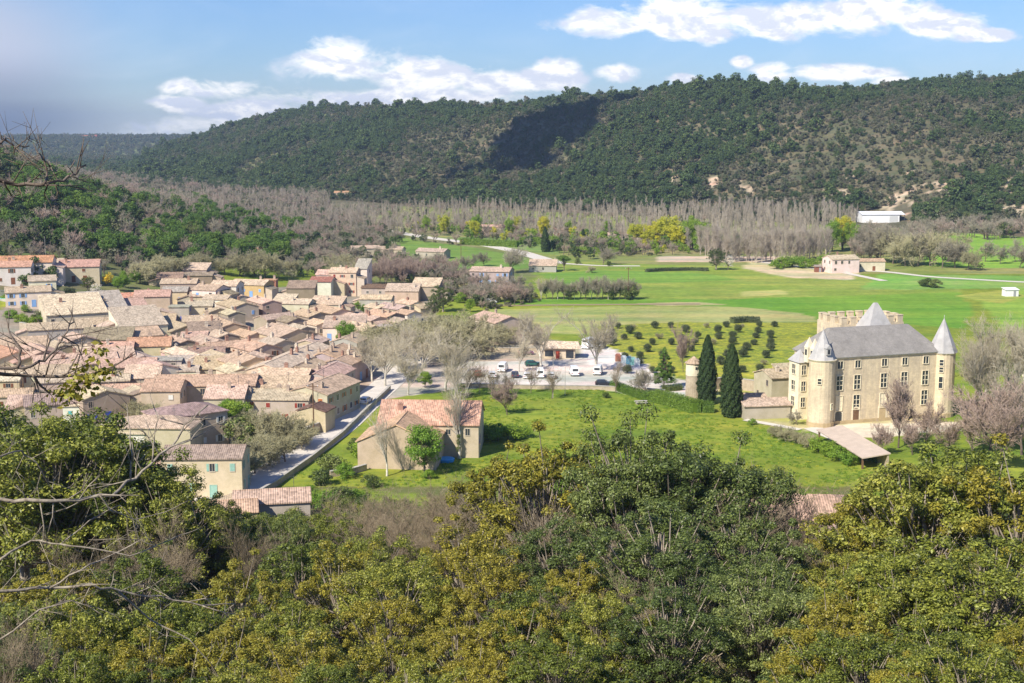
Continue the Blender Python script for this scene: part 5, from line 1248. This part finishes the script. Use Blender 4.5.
put(BRI, 470, 312, 5, 'light green tree right of the layered evergreen'); put(GRN, 460, 303, 4, 'light green bush behind the layered evergreen')
# plane trees
for px, py, h, w, lab in [(398,372,12,1.25,'wide pale plane tree at the top of the village street'),(385,386,12,1.1,'pale plane tree right of the corner house with orange shutters'),(372,381,11,1.0,'plane tree closest to the village street houses'),
     (420,379,12.5,1.3,'broad plane tree left of the car park'),(440,362,11,1.2,'rounded plane tree behind the broad one'),(462,352,11,1.35,'brownish dense plane tree in front of the layered evergreen'),(445,391,13,1.3,'plane tree straight behind the large stone house'),
     (430,350,10,1.2,'plane tree at the village corner by the white small house'),(478,358,11,1.2,'plane tree left of the pale post and rail fence'),(500,345,10,1.2,'plane tree in front of the orange-roofed house'),(522,345,9,1.1,'plane tree behind the post and rail fence'),
     (541,368,14,1.1,'plane tree with white trunk beside the pavilion'),(596,371,15.5,1.15,'tallest plane tree with a stout trunk in the car park'),(519,372,9,.8,'small plane tree over the front parking row'),
     (387,476,12.5,.75,'white-trunked plane tree on the lawn before the gabled wing'),(459,459,17,.85,'big plane tree with an ivy-clad trunk before the porch'),(408,395,10,1.0,'pale plane tree just behind the salmon roof'),(455,400,10,1,'plane tree right behind the large stone house roof'),(400,360,11,1.3,'plane tree hiding the end of the parallel roofs')]:
    put(PLW if py > 455 else PLA if py > 365 or px > 515 else OLI, px, py, h*(1.12 if (px, py) not in ((500,345),(478,358)) else .75), lab, 'plane trees', w, name='plane_tree')
for px, py, h in [(468,396,9),(494,397,8),(531,393,7),(552,399,8),(616,393,9),(480,392,8),(508,395,7)]: put(FIN, px, py, h, 'slim bare tree screening the near edge of the car park', 'slim trees before the car park', .8)
x, y, z = at(459, 459); ivy, _ = leafy(77, 5, .55, .5, .5, 16, 90, .45, .16, .1); tag(link('ivy', ivy.mesh('ivy', M['leaf_dark']), None, (x, y, z)), 'dark ivy climbing the trunk of the big plane tree before the porch', 'ivy')
put(RED, 507, 415, 9, 'many-stemmed dark bare shrub tree in the meadow below the car park', wid=1.0, name='bare_shrub')
put(RED, 537, 345, 7, 'dense reddish-brown tree left of the pavilion', wid=1.1, name='reddish_tree'); put(RED, 530, 340, 6, 'second reddish-brown tree, behind the one left of the pavilion', wid=1.1, name='reddish_tree')
put(BRI, 425, 476, 9.5, 'bright green leafy tree on the lawn before the large stone house', wid=.95, var=1); put(GRN, 428, 479, 2, 'leafy shoots at the foot of the bright green lawn tree')
for px, py, h in [(488,440,3.5),(498,441,3.8),(508,440,3.5),(519,438,3.2)]: put(GRN, px, py, h, 'bush in the bright green thicket at the meadow edge', 'bushes at the meadow edge', 1.4)
for px, py, h, k in [(332,473,3.6,'o'),(320,485,3.2,'o'),(345,478,3,'g'),(364,458,4.2,'g'),(358,452,3,'d'),(310,500,2.6,'g'),(372,487,2.6,'o'),(300,508,3,'g'),(340,503,3,'o'),(325,508,3,'g'),(460,395,3,'y'),(425,388,4.2,'y'),(355,500,2.2,'g')]:
    put({'o': DKB, 'g': GRN, 'd': DKB, 'y': BRI}[k], px, py, h, 'green bush in the gardens beside the street', 'bushes by the street', 1.2)
for px, py, h, k in [(238,440,8.5,'b'),(228,436,8,'b'),(246,448,7,'d'),(258,450,8,'o'),(268,447,8,'o'),(280,448,7.5,'o'),(292,446,6.5,'o'),(302,450,5,'o'),(270,466,7,'o'),(255,474,7,'o'),(244,480,6,'o'),(285,462,6,'o'),(140,420,5,'o'),(150,424,5,'o'),(128,417,5,'o'),(245,358,3,'b')]:
    put({'b': BRI, 'o': OLI, 'd': DKB}[k], px, py, h, {'b': 'bright green tree below the beige front houses', 'o': 'olive-brown budding tree in the roadside garden', 'd': 'dark green tree below the beige front houses'}[k], 'roadside garden trees', 1.1, name='garden_tree')
for px, py in [(250,462),(263,456),(255,468)]: put(MIM, px, py, 2.6, 'yellow flowering bush in the roadside garden', 'yellow bushes in the roadside garden', 1.1)
# trees and hedges beyond the fields
for px, py, h, w in [(635,243,9,1.1),(644,243,9,1),(655,246,10,1.1),(668,247,14,1),(678,250,11,1.1),(690,250,11,1.2),(702,251,12,1.1),(648,249,8,1.1),(715,253,9,1),(727,256,8,.9)]:
    put(YEL if px < 685 else BRI, px, py, h*1.35, 'bright yellow-green willow in the clump before the poplar wood', 'yellow-green willows', w, name='willow_tree')
put(BRI, 692, 250, 19, 'tallest pale green willow in the clump before the poplar wood', wid=.85, name='willow_tree')
put(YEL, 518, 233, 12, 'vivid yellow tree by itself before the grey wood', wid=.7, name='yellow_tree'); put(YEL, 475, 238, 11, 'rounded yellow-green tree behind the clipped far hedge', wid=.95, name='yellow_tree')
put(OAKL, 716, 270, 10, 'dark round evergreen at the back edge of the fields', wid=1.15, var=2, name='evergreen_tree')
put(BLO, 728, 270, 6.5, 'greyish shrub tree right of the dark round evergreen', name='field_shrub')
for px, py, h in [(545,252,13),(583,243,8),(549,251,6),(241,265,8),(250,264,8),(577,242,6)]: put(CYS, px, py, h, {545:'tall narrow cypress by the country road',583:'short cypress in front of the yellow-green trees',549:'low cypress at the foot of the tall narrow one',241:'left one of the two small cypresses behind the village',250:'right one of the two small cypresses behind the village',577:'smallest cypress before the yellow-green trees'}[px], name='cypress_tree', wid=1.2)
for a, b, c in [([(462,244),(490,246),(518,247)],3,'long clipped yellow-green hedge behind the country road'),([(520,244),(545,244)],3.4,'short bright hedge left of the tall narrow cypress'),([(572,253),(595,254),(618,254)],3,'clipped green hedge at the back of the fields')]:
    hedge(a, b, 4, c, 'leaf_hedge', .55, 22)
hedge([(646,272),(665,271),(690,270.5),(708,271)], 1.2, 2.2, 'low brown-green hedge stripe in the upper field', 'leaf_olive', .5, 20)
hedge([(732,323),(745,322),(760,322.5)], 1.6, 2.5, 'greyish scrub strip at the top of the orchard', 'leaf_olive', .4, 26)
for px, py, h in [(782,268,5),(792,267,6),(802,268,6),(812,268,5),(776,269,4),(826,266,6)]: put(GRN, px, py, h, 'green bush in the group left of the white farmhouse', 'bushes left of the white farmhouse', 1.4)
for px, py, h in [(832,252,17),(842,250,20),(826,252,13),(851,251,16)]: put(BRI if px != 842 else YEL, px, py, h, 'bright green tree standing behind the white farmhouse', 'green trees behind the white farmhouse', .8, name='leafing_tree')
for px, py, h in [(928,287,4),(936,288,4),(922,286,3)]: put(DKB, px, py, h, 'dark bush on the mound in the right-hand fields', 'bushes on the field mound', 1.3)
for px, py, h, k in [(870,262,17,0),(880,262,19,0),(893,264,17,1),(905,266,16,1),(918,266,17,0),(930,266,18,1),(942,268,15,0),(955,268,14,0),(862,255,16,0),(948,262,15,1),(985,262,12,0),(1000,264,10,0),(1015,262,12,0),(968,270,10,1),(1020,268,10,0),(905,256,14,0),(884,250,14,0)]:
    put(OLI if k else BAR, px, py, h, 'bare tree in the belt right of the white farmhouse', 'bare trees right of the white farmhouse', .95)
put(BLO, 954, 232, 6, 'pale blossoming tree under the ridge at the right')
for px, py, h in [(944,228,12),(976,230,16),(996,234,14),(1006,238,12),(966,222,10)]: put(DKB if px % 4 else BAR, px, py, h*.8, 'dark tree at the foot of the ridge, far right', 'dark trees under the ridge', 1)
# poplar wood: front trees one by one, the rest one mass
def lerp_pts(p, n, jx_, jy_):
    out = []
    for i in range(n):
        f = i/(n-1)*(len(p)-1); k_ = min(int(f), len(p)-2); f -= k_; out.append((p[k_][0]*(1-f)+p[k_+1][0]*f+rt.uniform(-jx_, jx_), p[k_][1]*(1-f)+p[k_+1][1]*f+rt.uniform(-jy_, jy_)))
    return out
for px, py in lerp_pts([(700,254),(735,261),(780,262),(830,257)], 62, 2, 1.5): put(POP, px, py, rt.uniform(13, 18), 'bare grey-pink poplar along the front of the wood behind the fields', 'poplars of the wood front', 1.1)
for px, py in lerp_pts([(330,226),(400,228),(480,232),(560,236),(630,240),(700,250)], 75, 3, 3): put(POP, px, py, rt.uniform(9, 14), 'bare poplar in the hazy wood behind the country road', 'poplars behind the country road', 1.2)
for px, py in lerp_pts([(395,226),(440,233),(520,236),(600,240)], 9, 8, 3): put(BRI if rt.random() < .7 else YEL, px, py, rt.uniform(8, 15), 'light green tree showing through the bare poplars', 'light green trees in the poplar wood', .7, name='leafing_tree')
rs = np.random.RandomState(21)
pm = [joined(*bare(40+i, 22, .30, ((34,.20,30),(8,.5,30),(5,.5,34)), .7, fork=.12, rad_k=.34, tip=.035, straight=True), [M['twig_pink'], M['twig_pink']]) for i in range(3)]
bm_ = [joined(*bare(80+i, 10, .25, ((8,.7,42),(8,.55,40),(6,.5,42)), .2, rad_k=.42, tip=.04), [M['twig_grey' if i else 'twig_red'], M['bark_dark']]) for i in range(3)]
def pscatter(n, poly, yr):
    out = []
    P_ = np.array(P(*poly)); lo, hi = P_.min(0), P_.max(0)
    x = rs.uniform(lo[0], hi[0], n); y = rs.uniform(lo[1], hi[1], n); k = inside(x, y, [tuple(q) for q in P_]); return x[k], y[k]
x, y = pscatter(4600, [(150,216),(150,198),(230,193),(330,200),(330,226),(330,210),(500,207),(620,206),(830,214),(860,224),(840,254),(790,262),(740,262),(700,252),(600,240),(480,232)], 0)
px = 512+F*x/y; wk = rs.randint(0, 3, len(x)); oth = rs.rand(len(x)) < np.interp(px, [330, 600, 740], [.50, .30, .05]); wk[oth] = 3+rs.randint(0, 5, oth.sum())
sz = rs.uniform(.7, 1.0, len(x))*np.interp(px, [200, 600, 700, 760], [.50, .54, .62, .74]); sz[oth] *= 1.5
scatter('poplar_wood', np.column_stack([x, y, H(x, y)-.2]), wk, sz, pm+[bm_[0], bm_[1], bm_[2], hm[2], hs[1]], 'dense leafless pinkish-grey poplar wood along the valley floor')
x, y = pscatter(900, [(845,226),(870,222),(930,232),(1024,224),(1060,240),(930,240),(930,262),(860,262),(840,250)], 0)
q_ = 512+F*x/y; qy = HORY+F*(CZ-H(x, y))/y; k = ~((q_ > 845) & (q_ < 910) & (qy < 236)); x, y = x[k], y[k]
scatter('bare_thicket', np.column_stack([x, y, H(x, y)-.2]), rs.randint(0, 3, len(x)), rs.uniform(.6, 1.2, len(x)), bm_, 'grey leafless thicket around the white metal barn')
x, y = pscatter(3600, [(130,285),(90,270),(-30,262),(-60,240),(60,215),(180,205),(330,212),(400,232),(400,262),(440,268),(430,285),(330,282),(230,268)], 0)
scatter('bare_grove', np.column_stack([x, y, H(x, y)-.2]), rs.choice(5, len(x), p=[.20,.22,.20,.20,.18]), rs.uniform(.45, .85, len(x)), bm_+[hm[3], hp[0]], 'leafless brown woodland on the slope behind the village')
x, y = sample(5200, -420, -60, 400, 1000); px = 512+F*x/y; k = (px > -120) & (px < 345) & (H(x, y) > 8+10*rs.rand(len(x))) & (y < 900); x, y = x[k], y[k]
scatter('hillside_scrub', np.column_stack([x, y, H(x, y)-.2]), rs.randint(0, 8, len(x)), rs.uniform(.6, 1.15, len(x)), [bm_[0], bm_[1], hp[0], hs[0], hp[1], hm[0], hp[2], hm[2]], 'brown and green scrub on the left hillside')
x, y = pscatter(800, [(400,262),(440,262),(470,280),(540,296),(540,304),(480,312),(440,300),(425,285)], 0)
scatter('meadow_scrub', np.column_stack([x, y, H(x, y)-.2]), rs.randint(0, 5, len(x)), rs.uniform(.35, .75, len(x)), [bm_[0], bm_[1], hs[0], hs[1], hm[0]], 'mixed scrub between the village and the two-storey stone house', 'scrub')
x, y = pscatter(700, [(400,236),(470,240),(556,248),(640,246),(640,256),(560,262),(540,256),(470,247),(400,240)], 0)
k = np.min((x[:, None]-road_line[None, :, 0])**2+(y[:, None]-road_line[None, :, 1])**2, axis=1) > 14**2; x, y = x[k], y[k]
scatter('hedgerow_scrub', np.column_stack([x, y, H(x, y)-.2]), rs.randint(0, 5, len(x)), rs.uniform(.4, .9, len(x)), [bm_[0], bm_[2], hs[0], hm[1], hp[0]], 'mixed hedgerow scrub behind the country road', 'scrub')
yb = [far_tree(345+i, 9, 3.8, 15, 40, 1.5, .8, [M[q_], M['bark_dark']]) for i, q_ in enumerate(('leaf_yellow', 'leaf_bright', 'leaf_hedge'))]
x, y = pscatter(900, [(400,228),(470,230),(560,236),(660,244),(730,256),(640,256),(560,246),(470,240),(400,236)], 0)
k = np.min((x[:, None]-road_line[None, :, 0])**2+(y[:, None]-road_line[None, :, 1])**2, axis=1) > 14**2; x, y = x[k], y[k]
scatter('valley_shrubbery', np.column_stack([x, y, H(x, y)-.2]), rs.choice(7, len(x), p=[.2, .2, .16, .07, .17, .13, .07]), rs.uniform(.35, .9, len(x)), [bm_[0], bm_[2], hs[0], yb[0], yb[1], yb[2], hm[1]], 'mixed green, yellow and grey shrubbery in front of the poplar wood', 'shrubbery')
x, y = sample(5200, -620, -150, 700, 1750); px = 512+F*x/y; k = (px > 10) & (px < 330) & (y < np.interp(px, [60, 150, 400], [1780, 1520, 1200])) & (px-60 < (y-600)*.6); x, y = x[k], y[k]
scatter('valley_woods', np.column_stack([x, y, H(x, y)-.2]), rs.choice(6, len(x), p=[.14, .14, .14, .22, .22, .14]), rs.uniform(.7, 1.2, len(x)), [bm_[0], bm_[1], bm_[2], hm[0], hm[3], hs[1]], 'brown and green woods filling the valley behind the left hillside')
# pines of the left hillside
n = 0
for _ in range(4000):
    px, py = rt.uniform(-10, 300), rt.uniform(152, 266); f = py-(152+px*.26)
    if f < 0 or n >= 290: continue
    c = noise2(px*1.0, py*2.2, 38, 77, 2)
    if c < .43 or (px < 60 and py > 240) or (px < 130 and py > 262): continue
    put(PINE, px, py, rt.uniform(7, 11), 'green pine on the wooded hillside left of the valley', 'pines on the left hillside', rt.uniform(.9, 1.15)); n += 1
for px, py, h, k, lab in [(191,249,12,OAKL,'big dark round evergreen behind the village, left of the conical pine'),(232,258,11,PINE,'tall conical green pine in the clearing behind the village'),(213,256,8,PINE,'lower green pine between the dark evergreen and the conical pine'),
      (266,245,9,UMB,'flat-topped umbrella pine above the pink villa'),(299,232,10,UMB,'wide umbrella pine on the slope right of the pink villa'),(148,207,9,UMB,'dark umbrella pine on the hillside crest at the left'),(213,215,9,UMB,'round dark pine on the band of trees right of the crest'),(50,178,9,UMB,'lone layered pine standing out on the left skyline'),(15,168,8,UMB,'broad pine at the upper left hillside edge'),(303,233,7,PINE,'small pine touching the wide umbrella pine')]:
    put(k, px, py, h, lab, name='evergreen_tree' if k is OAKL else 'umbrella_pine' if k is UMB else 'pine_tree')
for px, py, h in [(335,275,7),(345,273,8),(140,283,7),(165,279,8),(180,277,7),(240,276,8),(255,276,9),(265,278,9),(225,275,6),(345,285,8),(290,276,6),(205,272,7),(198,272,6)]: put(OLI, px, py, h*1.25, 'rounded grey-green budding tree right behind the village roofs', 'budding trees behind the village', 1.2, name='budding_tree')
for px, py, h in [(370,284,12),(380,284,13),(392,285,13),(402,284,13),(412,283,12),(422,282,12),(386,278,13),(398,277,13),(410,277,12),(425,276,11),(434,280,11),(360,276,11),(442,276,9)]: put(RED, px, py, h*.85, 'bare brown tree of the grove standing over the low pink roof', 'bare grove behind the low pink roof', 1, name='bare_tree')
for px, py, h in [(470,300,7),(482,302,7),(498,302,7),(520,300,7),(530,300,7),(475,290,7),(465,283,6),(518,288,6),(488,292,6),(455,272,7),(466,270,7),(474,268,7),(484,266,7)]: put(RED if px % 2 else BAR, px, py, h, 'bare tree around the two-storey stone house', 'bare trees by the two-storey house', 1.1, name='bare_tree')

# ------------------------------------------------------------------ foreground wood
fg = [ # px, top py, distance, kind, width, label
 (12,402,112,OAK,1.2,'leafy oak at the left edge just below the village roofs'),(45,412,105,OAK,1.15,'green oak crown second from the left, under the turquoise shed'),(88,408,108,OAK,1.05,'oak crown reaching up to the low stone house with the blue shutter'),
 (118,440,108,OAK,1.0,'oak crown in front of the white-walled pink cottage'),(160,468,104,OAK,1.0,'oak crown below the pink hipped roof'),(140,455,112,GOLD,.9,'yellowish oak crown beside the white-walled pink cottage'),
 (205,492,112,OAK,1.0,'oak crown below the green-shuttered house'),(240,508,118,OAK,.9,'low oak crown beside the silver car on the road'),(285,512,112,OAKL,.9,'darker oak crown in front of the long low salmon roof'),
 (330,506,116,OAK,1.0,'oak crown before the white-trunked plane tree lawn'),(300,538,88,OAK,1.1,'oak crown below the long low salmon roof'),(370,528,98,OAK,1.1,'oak crown left of the golden oak'),
 (545,428,104,GOLD,1.05,'golden-brown tall tree rising into the meadow'),(500,448,110,GOLD,.9,'golden tree left of the tallest golden-brown one'),(470,520,84,GOLD,1.15,'bright golden oak at the centre of the foreground'),
 (585,445,112,OAK,.8,'thin-crowned oak between the golden-brown tree and the tallest evergreen'),(637,410,100,OAKL,.85,'tallest evergreen oak with a small crown standing clear above the meadow'),(625,458,96,OAKL,1.0,'dark evergreen below the tallest small crown'),
 (680,440,98,OAKL,1.05,'large dark evergreen oak right of the tallest small crown'),(725,436,100,OAKL,.95,'dark evergreen oak reaching up beside the hedge'),(665,500,76,OAKL,1.2,'dense dark evergreen oak in the middle of the right half'),
 (745,500,80,OAKL,1.0,'dark evergreen oak left of the hidden orange hipped roof'),(760,560,62,OAKL,1.1,'low dark evergreen beneath the bare trees'),(845,520,84,GOLD,1.0,'brownish oak right of the hidden orange hipped roof'),
 (880,478,86,GOLD,1.1,'olive-golden oak below the open barn'),(925,456,84,OAK,1.15,'big olive oak crown below the castle thicket'),(975,438,86,OAK,1.15,'tall olive oak crown near the right edge'),(1020,446,80,GOLD,1.1,'olive-golden oak cut by the right edge'),
 (900,548,60,OAK,1.2,'yellow-green oak low on the right'),(985,530,58,OAK,1.2,'oak crown low at the right corner'),(830,590,54,GOLD,1.1,'golden scrub oak low right of centre'),(400,560,76,OAK,1.1,'oak crown left of the bright golden oak'),
 (560,520,84,OAKL,1.1,'dark oak crown right of the bright golden oak'),(540,585,60,OAK,1.1,'low oak crown at the bottom centre')]
for px, py, d_, K_, w_, lab in fg: top(K_, px, py, d_, lab, 'oaks of the foreground slope', w_)
rows = [(555,74,62),(590,60,56),(625,50,58),(662,41,60)]
kk = 0
for py, d_, st in rows:
    for px in np.arange(-20, 1060, st*1.4):
        q = px+rt.uniform(-18, 18); pv = py+rt.uniform(-14, 14); K_ = OAK
        if 620 < q < 800: K_ = OAKL
        elif 420 < q < 500 or rt.random() < (.45 if q > 830 else .22): K_ = GOLD
        elif rt.random() < .25: K_ = OAKL
        if 250 < q < 440 and py < 560: pv -= 12
        if 570 < q < 790 and py > 600: continue
        top(K_, q, pv, d_*rt.uniform(.93, 1.07), {id(OAK): 'green scrub oak low on the foreground slope', id(OAKL): 'dark evergreen scrub oak low on the foreground slope', id(GOLD): 'golden scrub oak low on the foreground slope'}[id(K_)], 'scrub oaks low on the foreground slope', rt.uniform(1.0, 1.25), hmax=9)
for px, py, d_, w_ in [(775,452,104,1.0),(800,478,100,1.1),(745,468,108,.9),(825,500,96,1.0),(765,500,90,1.1),(790,520,84,1.1),(715,520,84,1)]:
    top(FIN, px, py, d_, 'grey leafless tree before the hidden orange hipped roof', 'bare trees before the orange roof', w_*.9)
for px, py, d_ in [(400,478,126),(430,482,122),(365,490,124),(455,476,128),(480,470,126),(350,498,122),(415,495,110),(385,505,108),(445,498,106),(600,432,112),(570,470,100),(585,500,92),(540,450,98),(560,440,108)]:
    top(FIN, px, py, d_, 'grey twiggy thicket tree below the lawn of the large stone house', 'twiggy thicket below the lawn', 1.2, hmax=11, name='thicket_tree')
for px, py, d_ in [(170,480,96),(235,505,100),(60,470,80),(120,490,84),(1000,540,60),(560,570,62),(660,560,66),(20,600,44)]:
    top(FIN, px, py, d_, 'bare grey tree poking out between the foreground oaks', 'bare trees between the foreground oaks', .8, hmax=10)
x, y = sample(2600, -75, 75, 28, 196); k = np.abs(x/y) < .46; x, y = x[k], y[k]
um = [leafy(400+i, 2.2, 1.5, .5, .5, 14, 120, .6, .15, .04) for i in range(3)]
scatter('undergrowth', np.column_stack([x, y, H(x, y)-.1]), rs.choice(4, len(x), p=[.3, .3, .3, .1]), rs.uniform(.7, 1.4, len(x)), [joined(tg, g, [M['leaf_oak' if i else 'leaf_dark'], M['bark_oak']]) for i, (g, tg) in enumerate(um)]+[joined(*bare(86, 2.6, .05, ((9,1.2,40),(8,.6,42),(7,.5,42)), .3, tip=.01, tr=.25), [M['twig_fine'], M['bark_oak']])], 'low green undergrowth covering the foreground slope', 'undergrowth')

# tufts that break up the meadows
tm = []
for i in range(3):
    r2 = np.random.RandomState(500+i); n = 26; c = np.column_stack([r2.normal(size=n)*.22, r2.normal(size=n)*.22, np.full(n, .12)]); nr = r2.normal(size=(n, 3)); nr[:, 2] *= .3; nr /= np.linalg.norm(nr, axis=1)[:, None]
    V, Fa = diamonds(c, nr, .30, r2, .25, 2.5); tm.append(Geo().add(V, Fa).mesh('tuft', [M['leaf_hedge'], M['leaf_bright'], M['leaf_yellow']][i]))
x, y = pscatter(15000, [(250,505),(300,470),(330,470),(400,480),(480,388),(600,388),(700,415),(800,435),(870,470),(900,500),(700,510),(400,515)], 0)
k = noise2(x, y, 6, 88)+.25*rs.rand(len(x)) > .58; x, y = x[k], y[k]
scatter('meadow_tufts', np.column_stack([x, y, H(x, y)]), rs.choice(3, len(x), p=[.5, .42, .08]), rs.uniform(.45, 1.1, len(x)), tm, 'uneven grass tufts of the near meadow', 'grass')
# ------------------------------------------------------------------ near bare boughs from a tree left of the frame
def boughs(name, dist, trunk_px, paths, label, r0, mat, seed, leaves=None):
    rs_ = np.random.RandomState(seed); o = empty(name, at_d(trunk_px, 640, dist)*np.array([1, 1, 0])+np.array([0, 0, float(H(*at_d(trunk_px, 640, dist)[:2]))])); c = np.array(o.location)
    z0 = -.5; tp = at_d(trunk_px, 150 if len(paths) > 6 else 380, dist)-c; g = MB()
    g.tube([(0,0,z0), (tp[0]*.3, .1, tp[2]*.5), tuple(tp), tuple(tp+np.array([.1, 0, 1.5]))], [r0*3, r0*2.6, r0*2, r0*.8], 9); g.build('trunk', mat, o, smooth=True)
    b = MB()
    for pts, r in paths:
        Q = [at_d(px, py, dist*(1+.012*i+rs_.normal()*.006))-c for i, (px, py) in enumerate(pts)]
        S = []; 
        for i in range(len(Q)-1):
            for k_ in range(3):
                f = k_/3; q = Q[i]*(1-f)+Q[i+1]*f; S.append(q+rs_.normal(size=3)*r*.45)
        S.append(Q[-1]); b.tube(S, list(np.linspace(r, r*.35, len(S))), 6)
        for i in range(1, len(S)):
            if rs_.rand() < .62:
                d = S[i]-S[i-1]; L = np.linalg.norm(d); d /= L; nd = d*.5+rs_.normal(size=3)*np.array([.75, .3, .75])+np.array([0, 0, .3]); nd /= np.linalg.norm(nd)
                ln = rs_.uniform(.08, .34)*dist/8; e = S[i]+nd*ln; m_ = S[i]+nd*ln*.5+rs_.normal(size=3)*.012; b.tube([S[i], m_, e], [r*.32, r*.25, r*.12], 4)
                for _ in range(2):
                    n2_ = nd+rs_.normal(size=3)*.7; n2_ /= np.linalg.norm(n2_); b.tube([m_, m_+n2_*ln*.5], [r*.2, r*.1], 4)
    b.build('boughs', mat, o, smooth=True)
    if leaves:
        K = np.array([at_d(px, py, dist*1.02)-c for px, py in leaves]); p, nr = clump_pts(K, 34, .13*dist/8, rs_, 0); V, Fa = diamonds(p, nr, .034*dist/8*1.25, rs_)
        link('leaves', Geo().add(V, Fa).mesh('leaves', M['leaf_gold']), o)
    tag(o, label, 'tree')
boughs('gnarled_tree', 8.0, -70, [([(-70,180),(-5,178),(18,185),(45,184),(60,180),(72,176),(86,165)],.016),([(46,184),(47,172),(44,158),(40,148)],.008),([(50,166),(40,155),(33,143)],.006),([(48,184),(44,192),(46,200)],.006),
   ([(-60,150),(-5,144),(6,141),(15,147),(29,146)],.011),([(15,147),(14,155)],.006),([(70,176),(84,181),(94,183)],.005),([(4,182),(12,196),(28,202)],.006)],
   'leafless near branches reaching in against the left hillside skyline', .016, M['bark_dark'], 3)
boughs('gnarled_tree', 7.5, -80, [([(-80,365),(-10,371),(15,375),(60,377),(100,373),(112,371)],.017),([(33,376),(42,386),(49,393),(55,391)],.009),([(33,376),(40,392),(47,393)],.006),([(-60,366),(10,369),(30,366),(44,360),(58,345),(66,332),(74,322)],.012),
   ([(18,367),(20,350),(10,335),(6,318)],.010),([(62,336),(78,345),(84,362)],.005),([(68,372),(78,355),(90,350)],.005),([(44,360),(50,340),(60,334)],.005)],
   'near dark drooping bough crossing the village roofs at the left', .018, M['bark_dark'], 5, [(72,388),(80,378),(88,385),(66,395),(78,396),(84,370),(92,376),(105,372),(60,392),(100,352)])
boughs('gnarled_tree', 9.0, -60, [([(-60,497),(0,499),(40,502),(80,500),(110,493),(135,477),(155,460),(172,445),(184,425),(208,405)],.017),([(130,480),(132,455),(129,430),(127,404)],.008),([(152,462),(154,440),(158,418),(150,395)],.007),([(170,447),(190,440),(203,425)],.007),
   ([(-60,590),(0,592),(50,588),(90,585),(120,592),(160,596),(200,606),(235,604)],.014),([(50,588),(80,570),(110,556),(140,540),(160,548)],.008),([(0,560),(30,540),(60,545),(90,520),(120,505)],.009),([(-40,470),(0,455),(20,450),(36,462),(52,490)],.009),([(60,545),(90,548),(130,556),(170,540),(200,528)],.007),([(120,592),(150,620),(190,640),(215,668)],.008),([(0,640),(40,610),(70,600),(95,607)],.008),([(100,495),(110,510),(135,520),(165,512),(190,500)],.006)],
   'pale grey leafless boughs spreading over the lower left foliage', .018, bark_mat('lichen_bark', (.40,.35,.27), (.22,.18,.14), 20), 8)

# ------------------------------------------------------------------ unseen cloud, out of view, shaped to throw the ridge shadow
import bmesh
g0 = np.array([35., 1330., 80.]); cpos = g0+SUN_TO*1000
bm = bmesh.new(); rc_ = random.Random(3); ux, uy = math.cos(R(50)), math.sin(R(50))
for i in range(120):
    s_ = max(-1.3, min(1.3, rc_.gauss(0, .5))); wv = rc_.gauss(0, 1)*22*(1.2-.5*abs(s_)); r_ = rc_.uniform(6, 26)*(1.2-.55*abs(s_)); L_ = s_*165+(wv*.4)
    bmesh.ops.create_icosphere(bm, subdivisions=2, radius=r_, matrix=Matrix.Translation((ux*L_-uy*wv, uy*L_+ux*wv, rc_.uniform(-12, 12))))
me = bpy.data.meshes.new('cloud'); bm.to_mesh(me); bm.free(); me.materials.append(M['white'])
tag(link('cloud', me, None, tuple(cpos)), 'small white cloud out of view, shaped to cast the shadow on the wooded ridge', 'cloud', kind='stuff')
# ------------------------------------------------------------------ air
mb = MB().box(-5200, 5200, -300, 7200, -60, 185)
hz = tag(mb.build('haze', []), kind='stuff')
m, t = new_mat('air'); v = t.add('ShaderNodeVolumePrincipled', {'Color': (.62, .78, 1, 1), 'Density': .00011, 'Anisotropy': .3})
t.l.new(v.outputs[0], t.add('ShaderNodeOutputMaterial').inputs[1]); hz.data.materials.append(m)
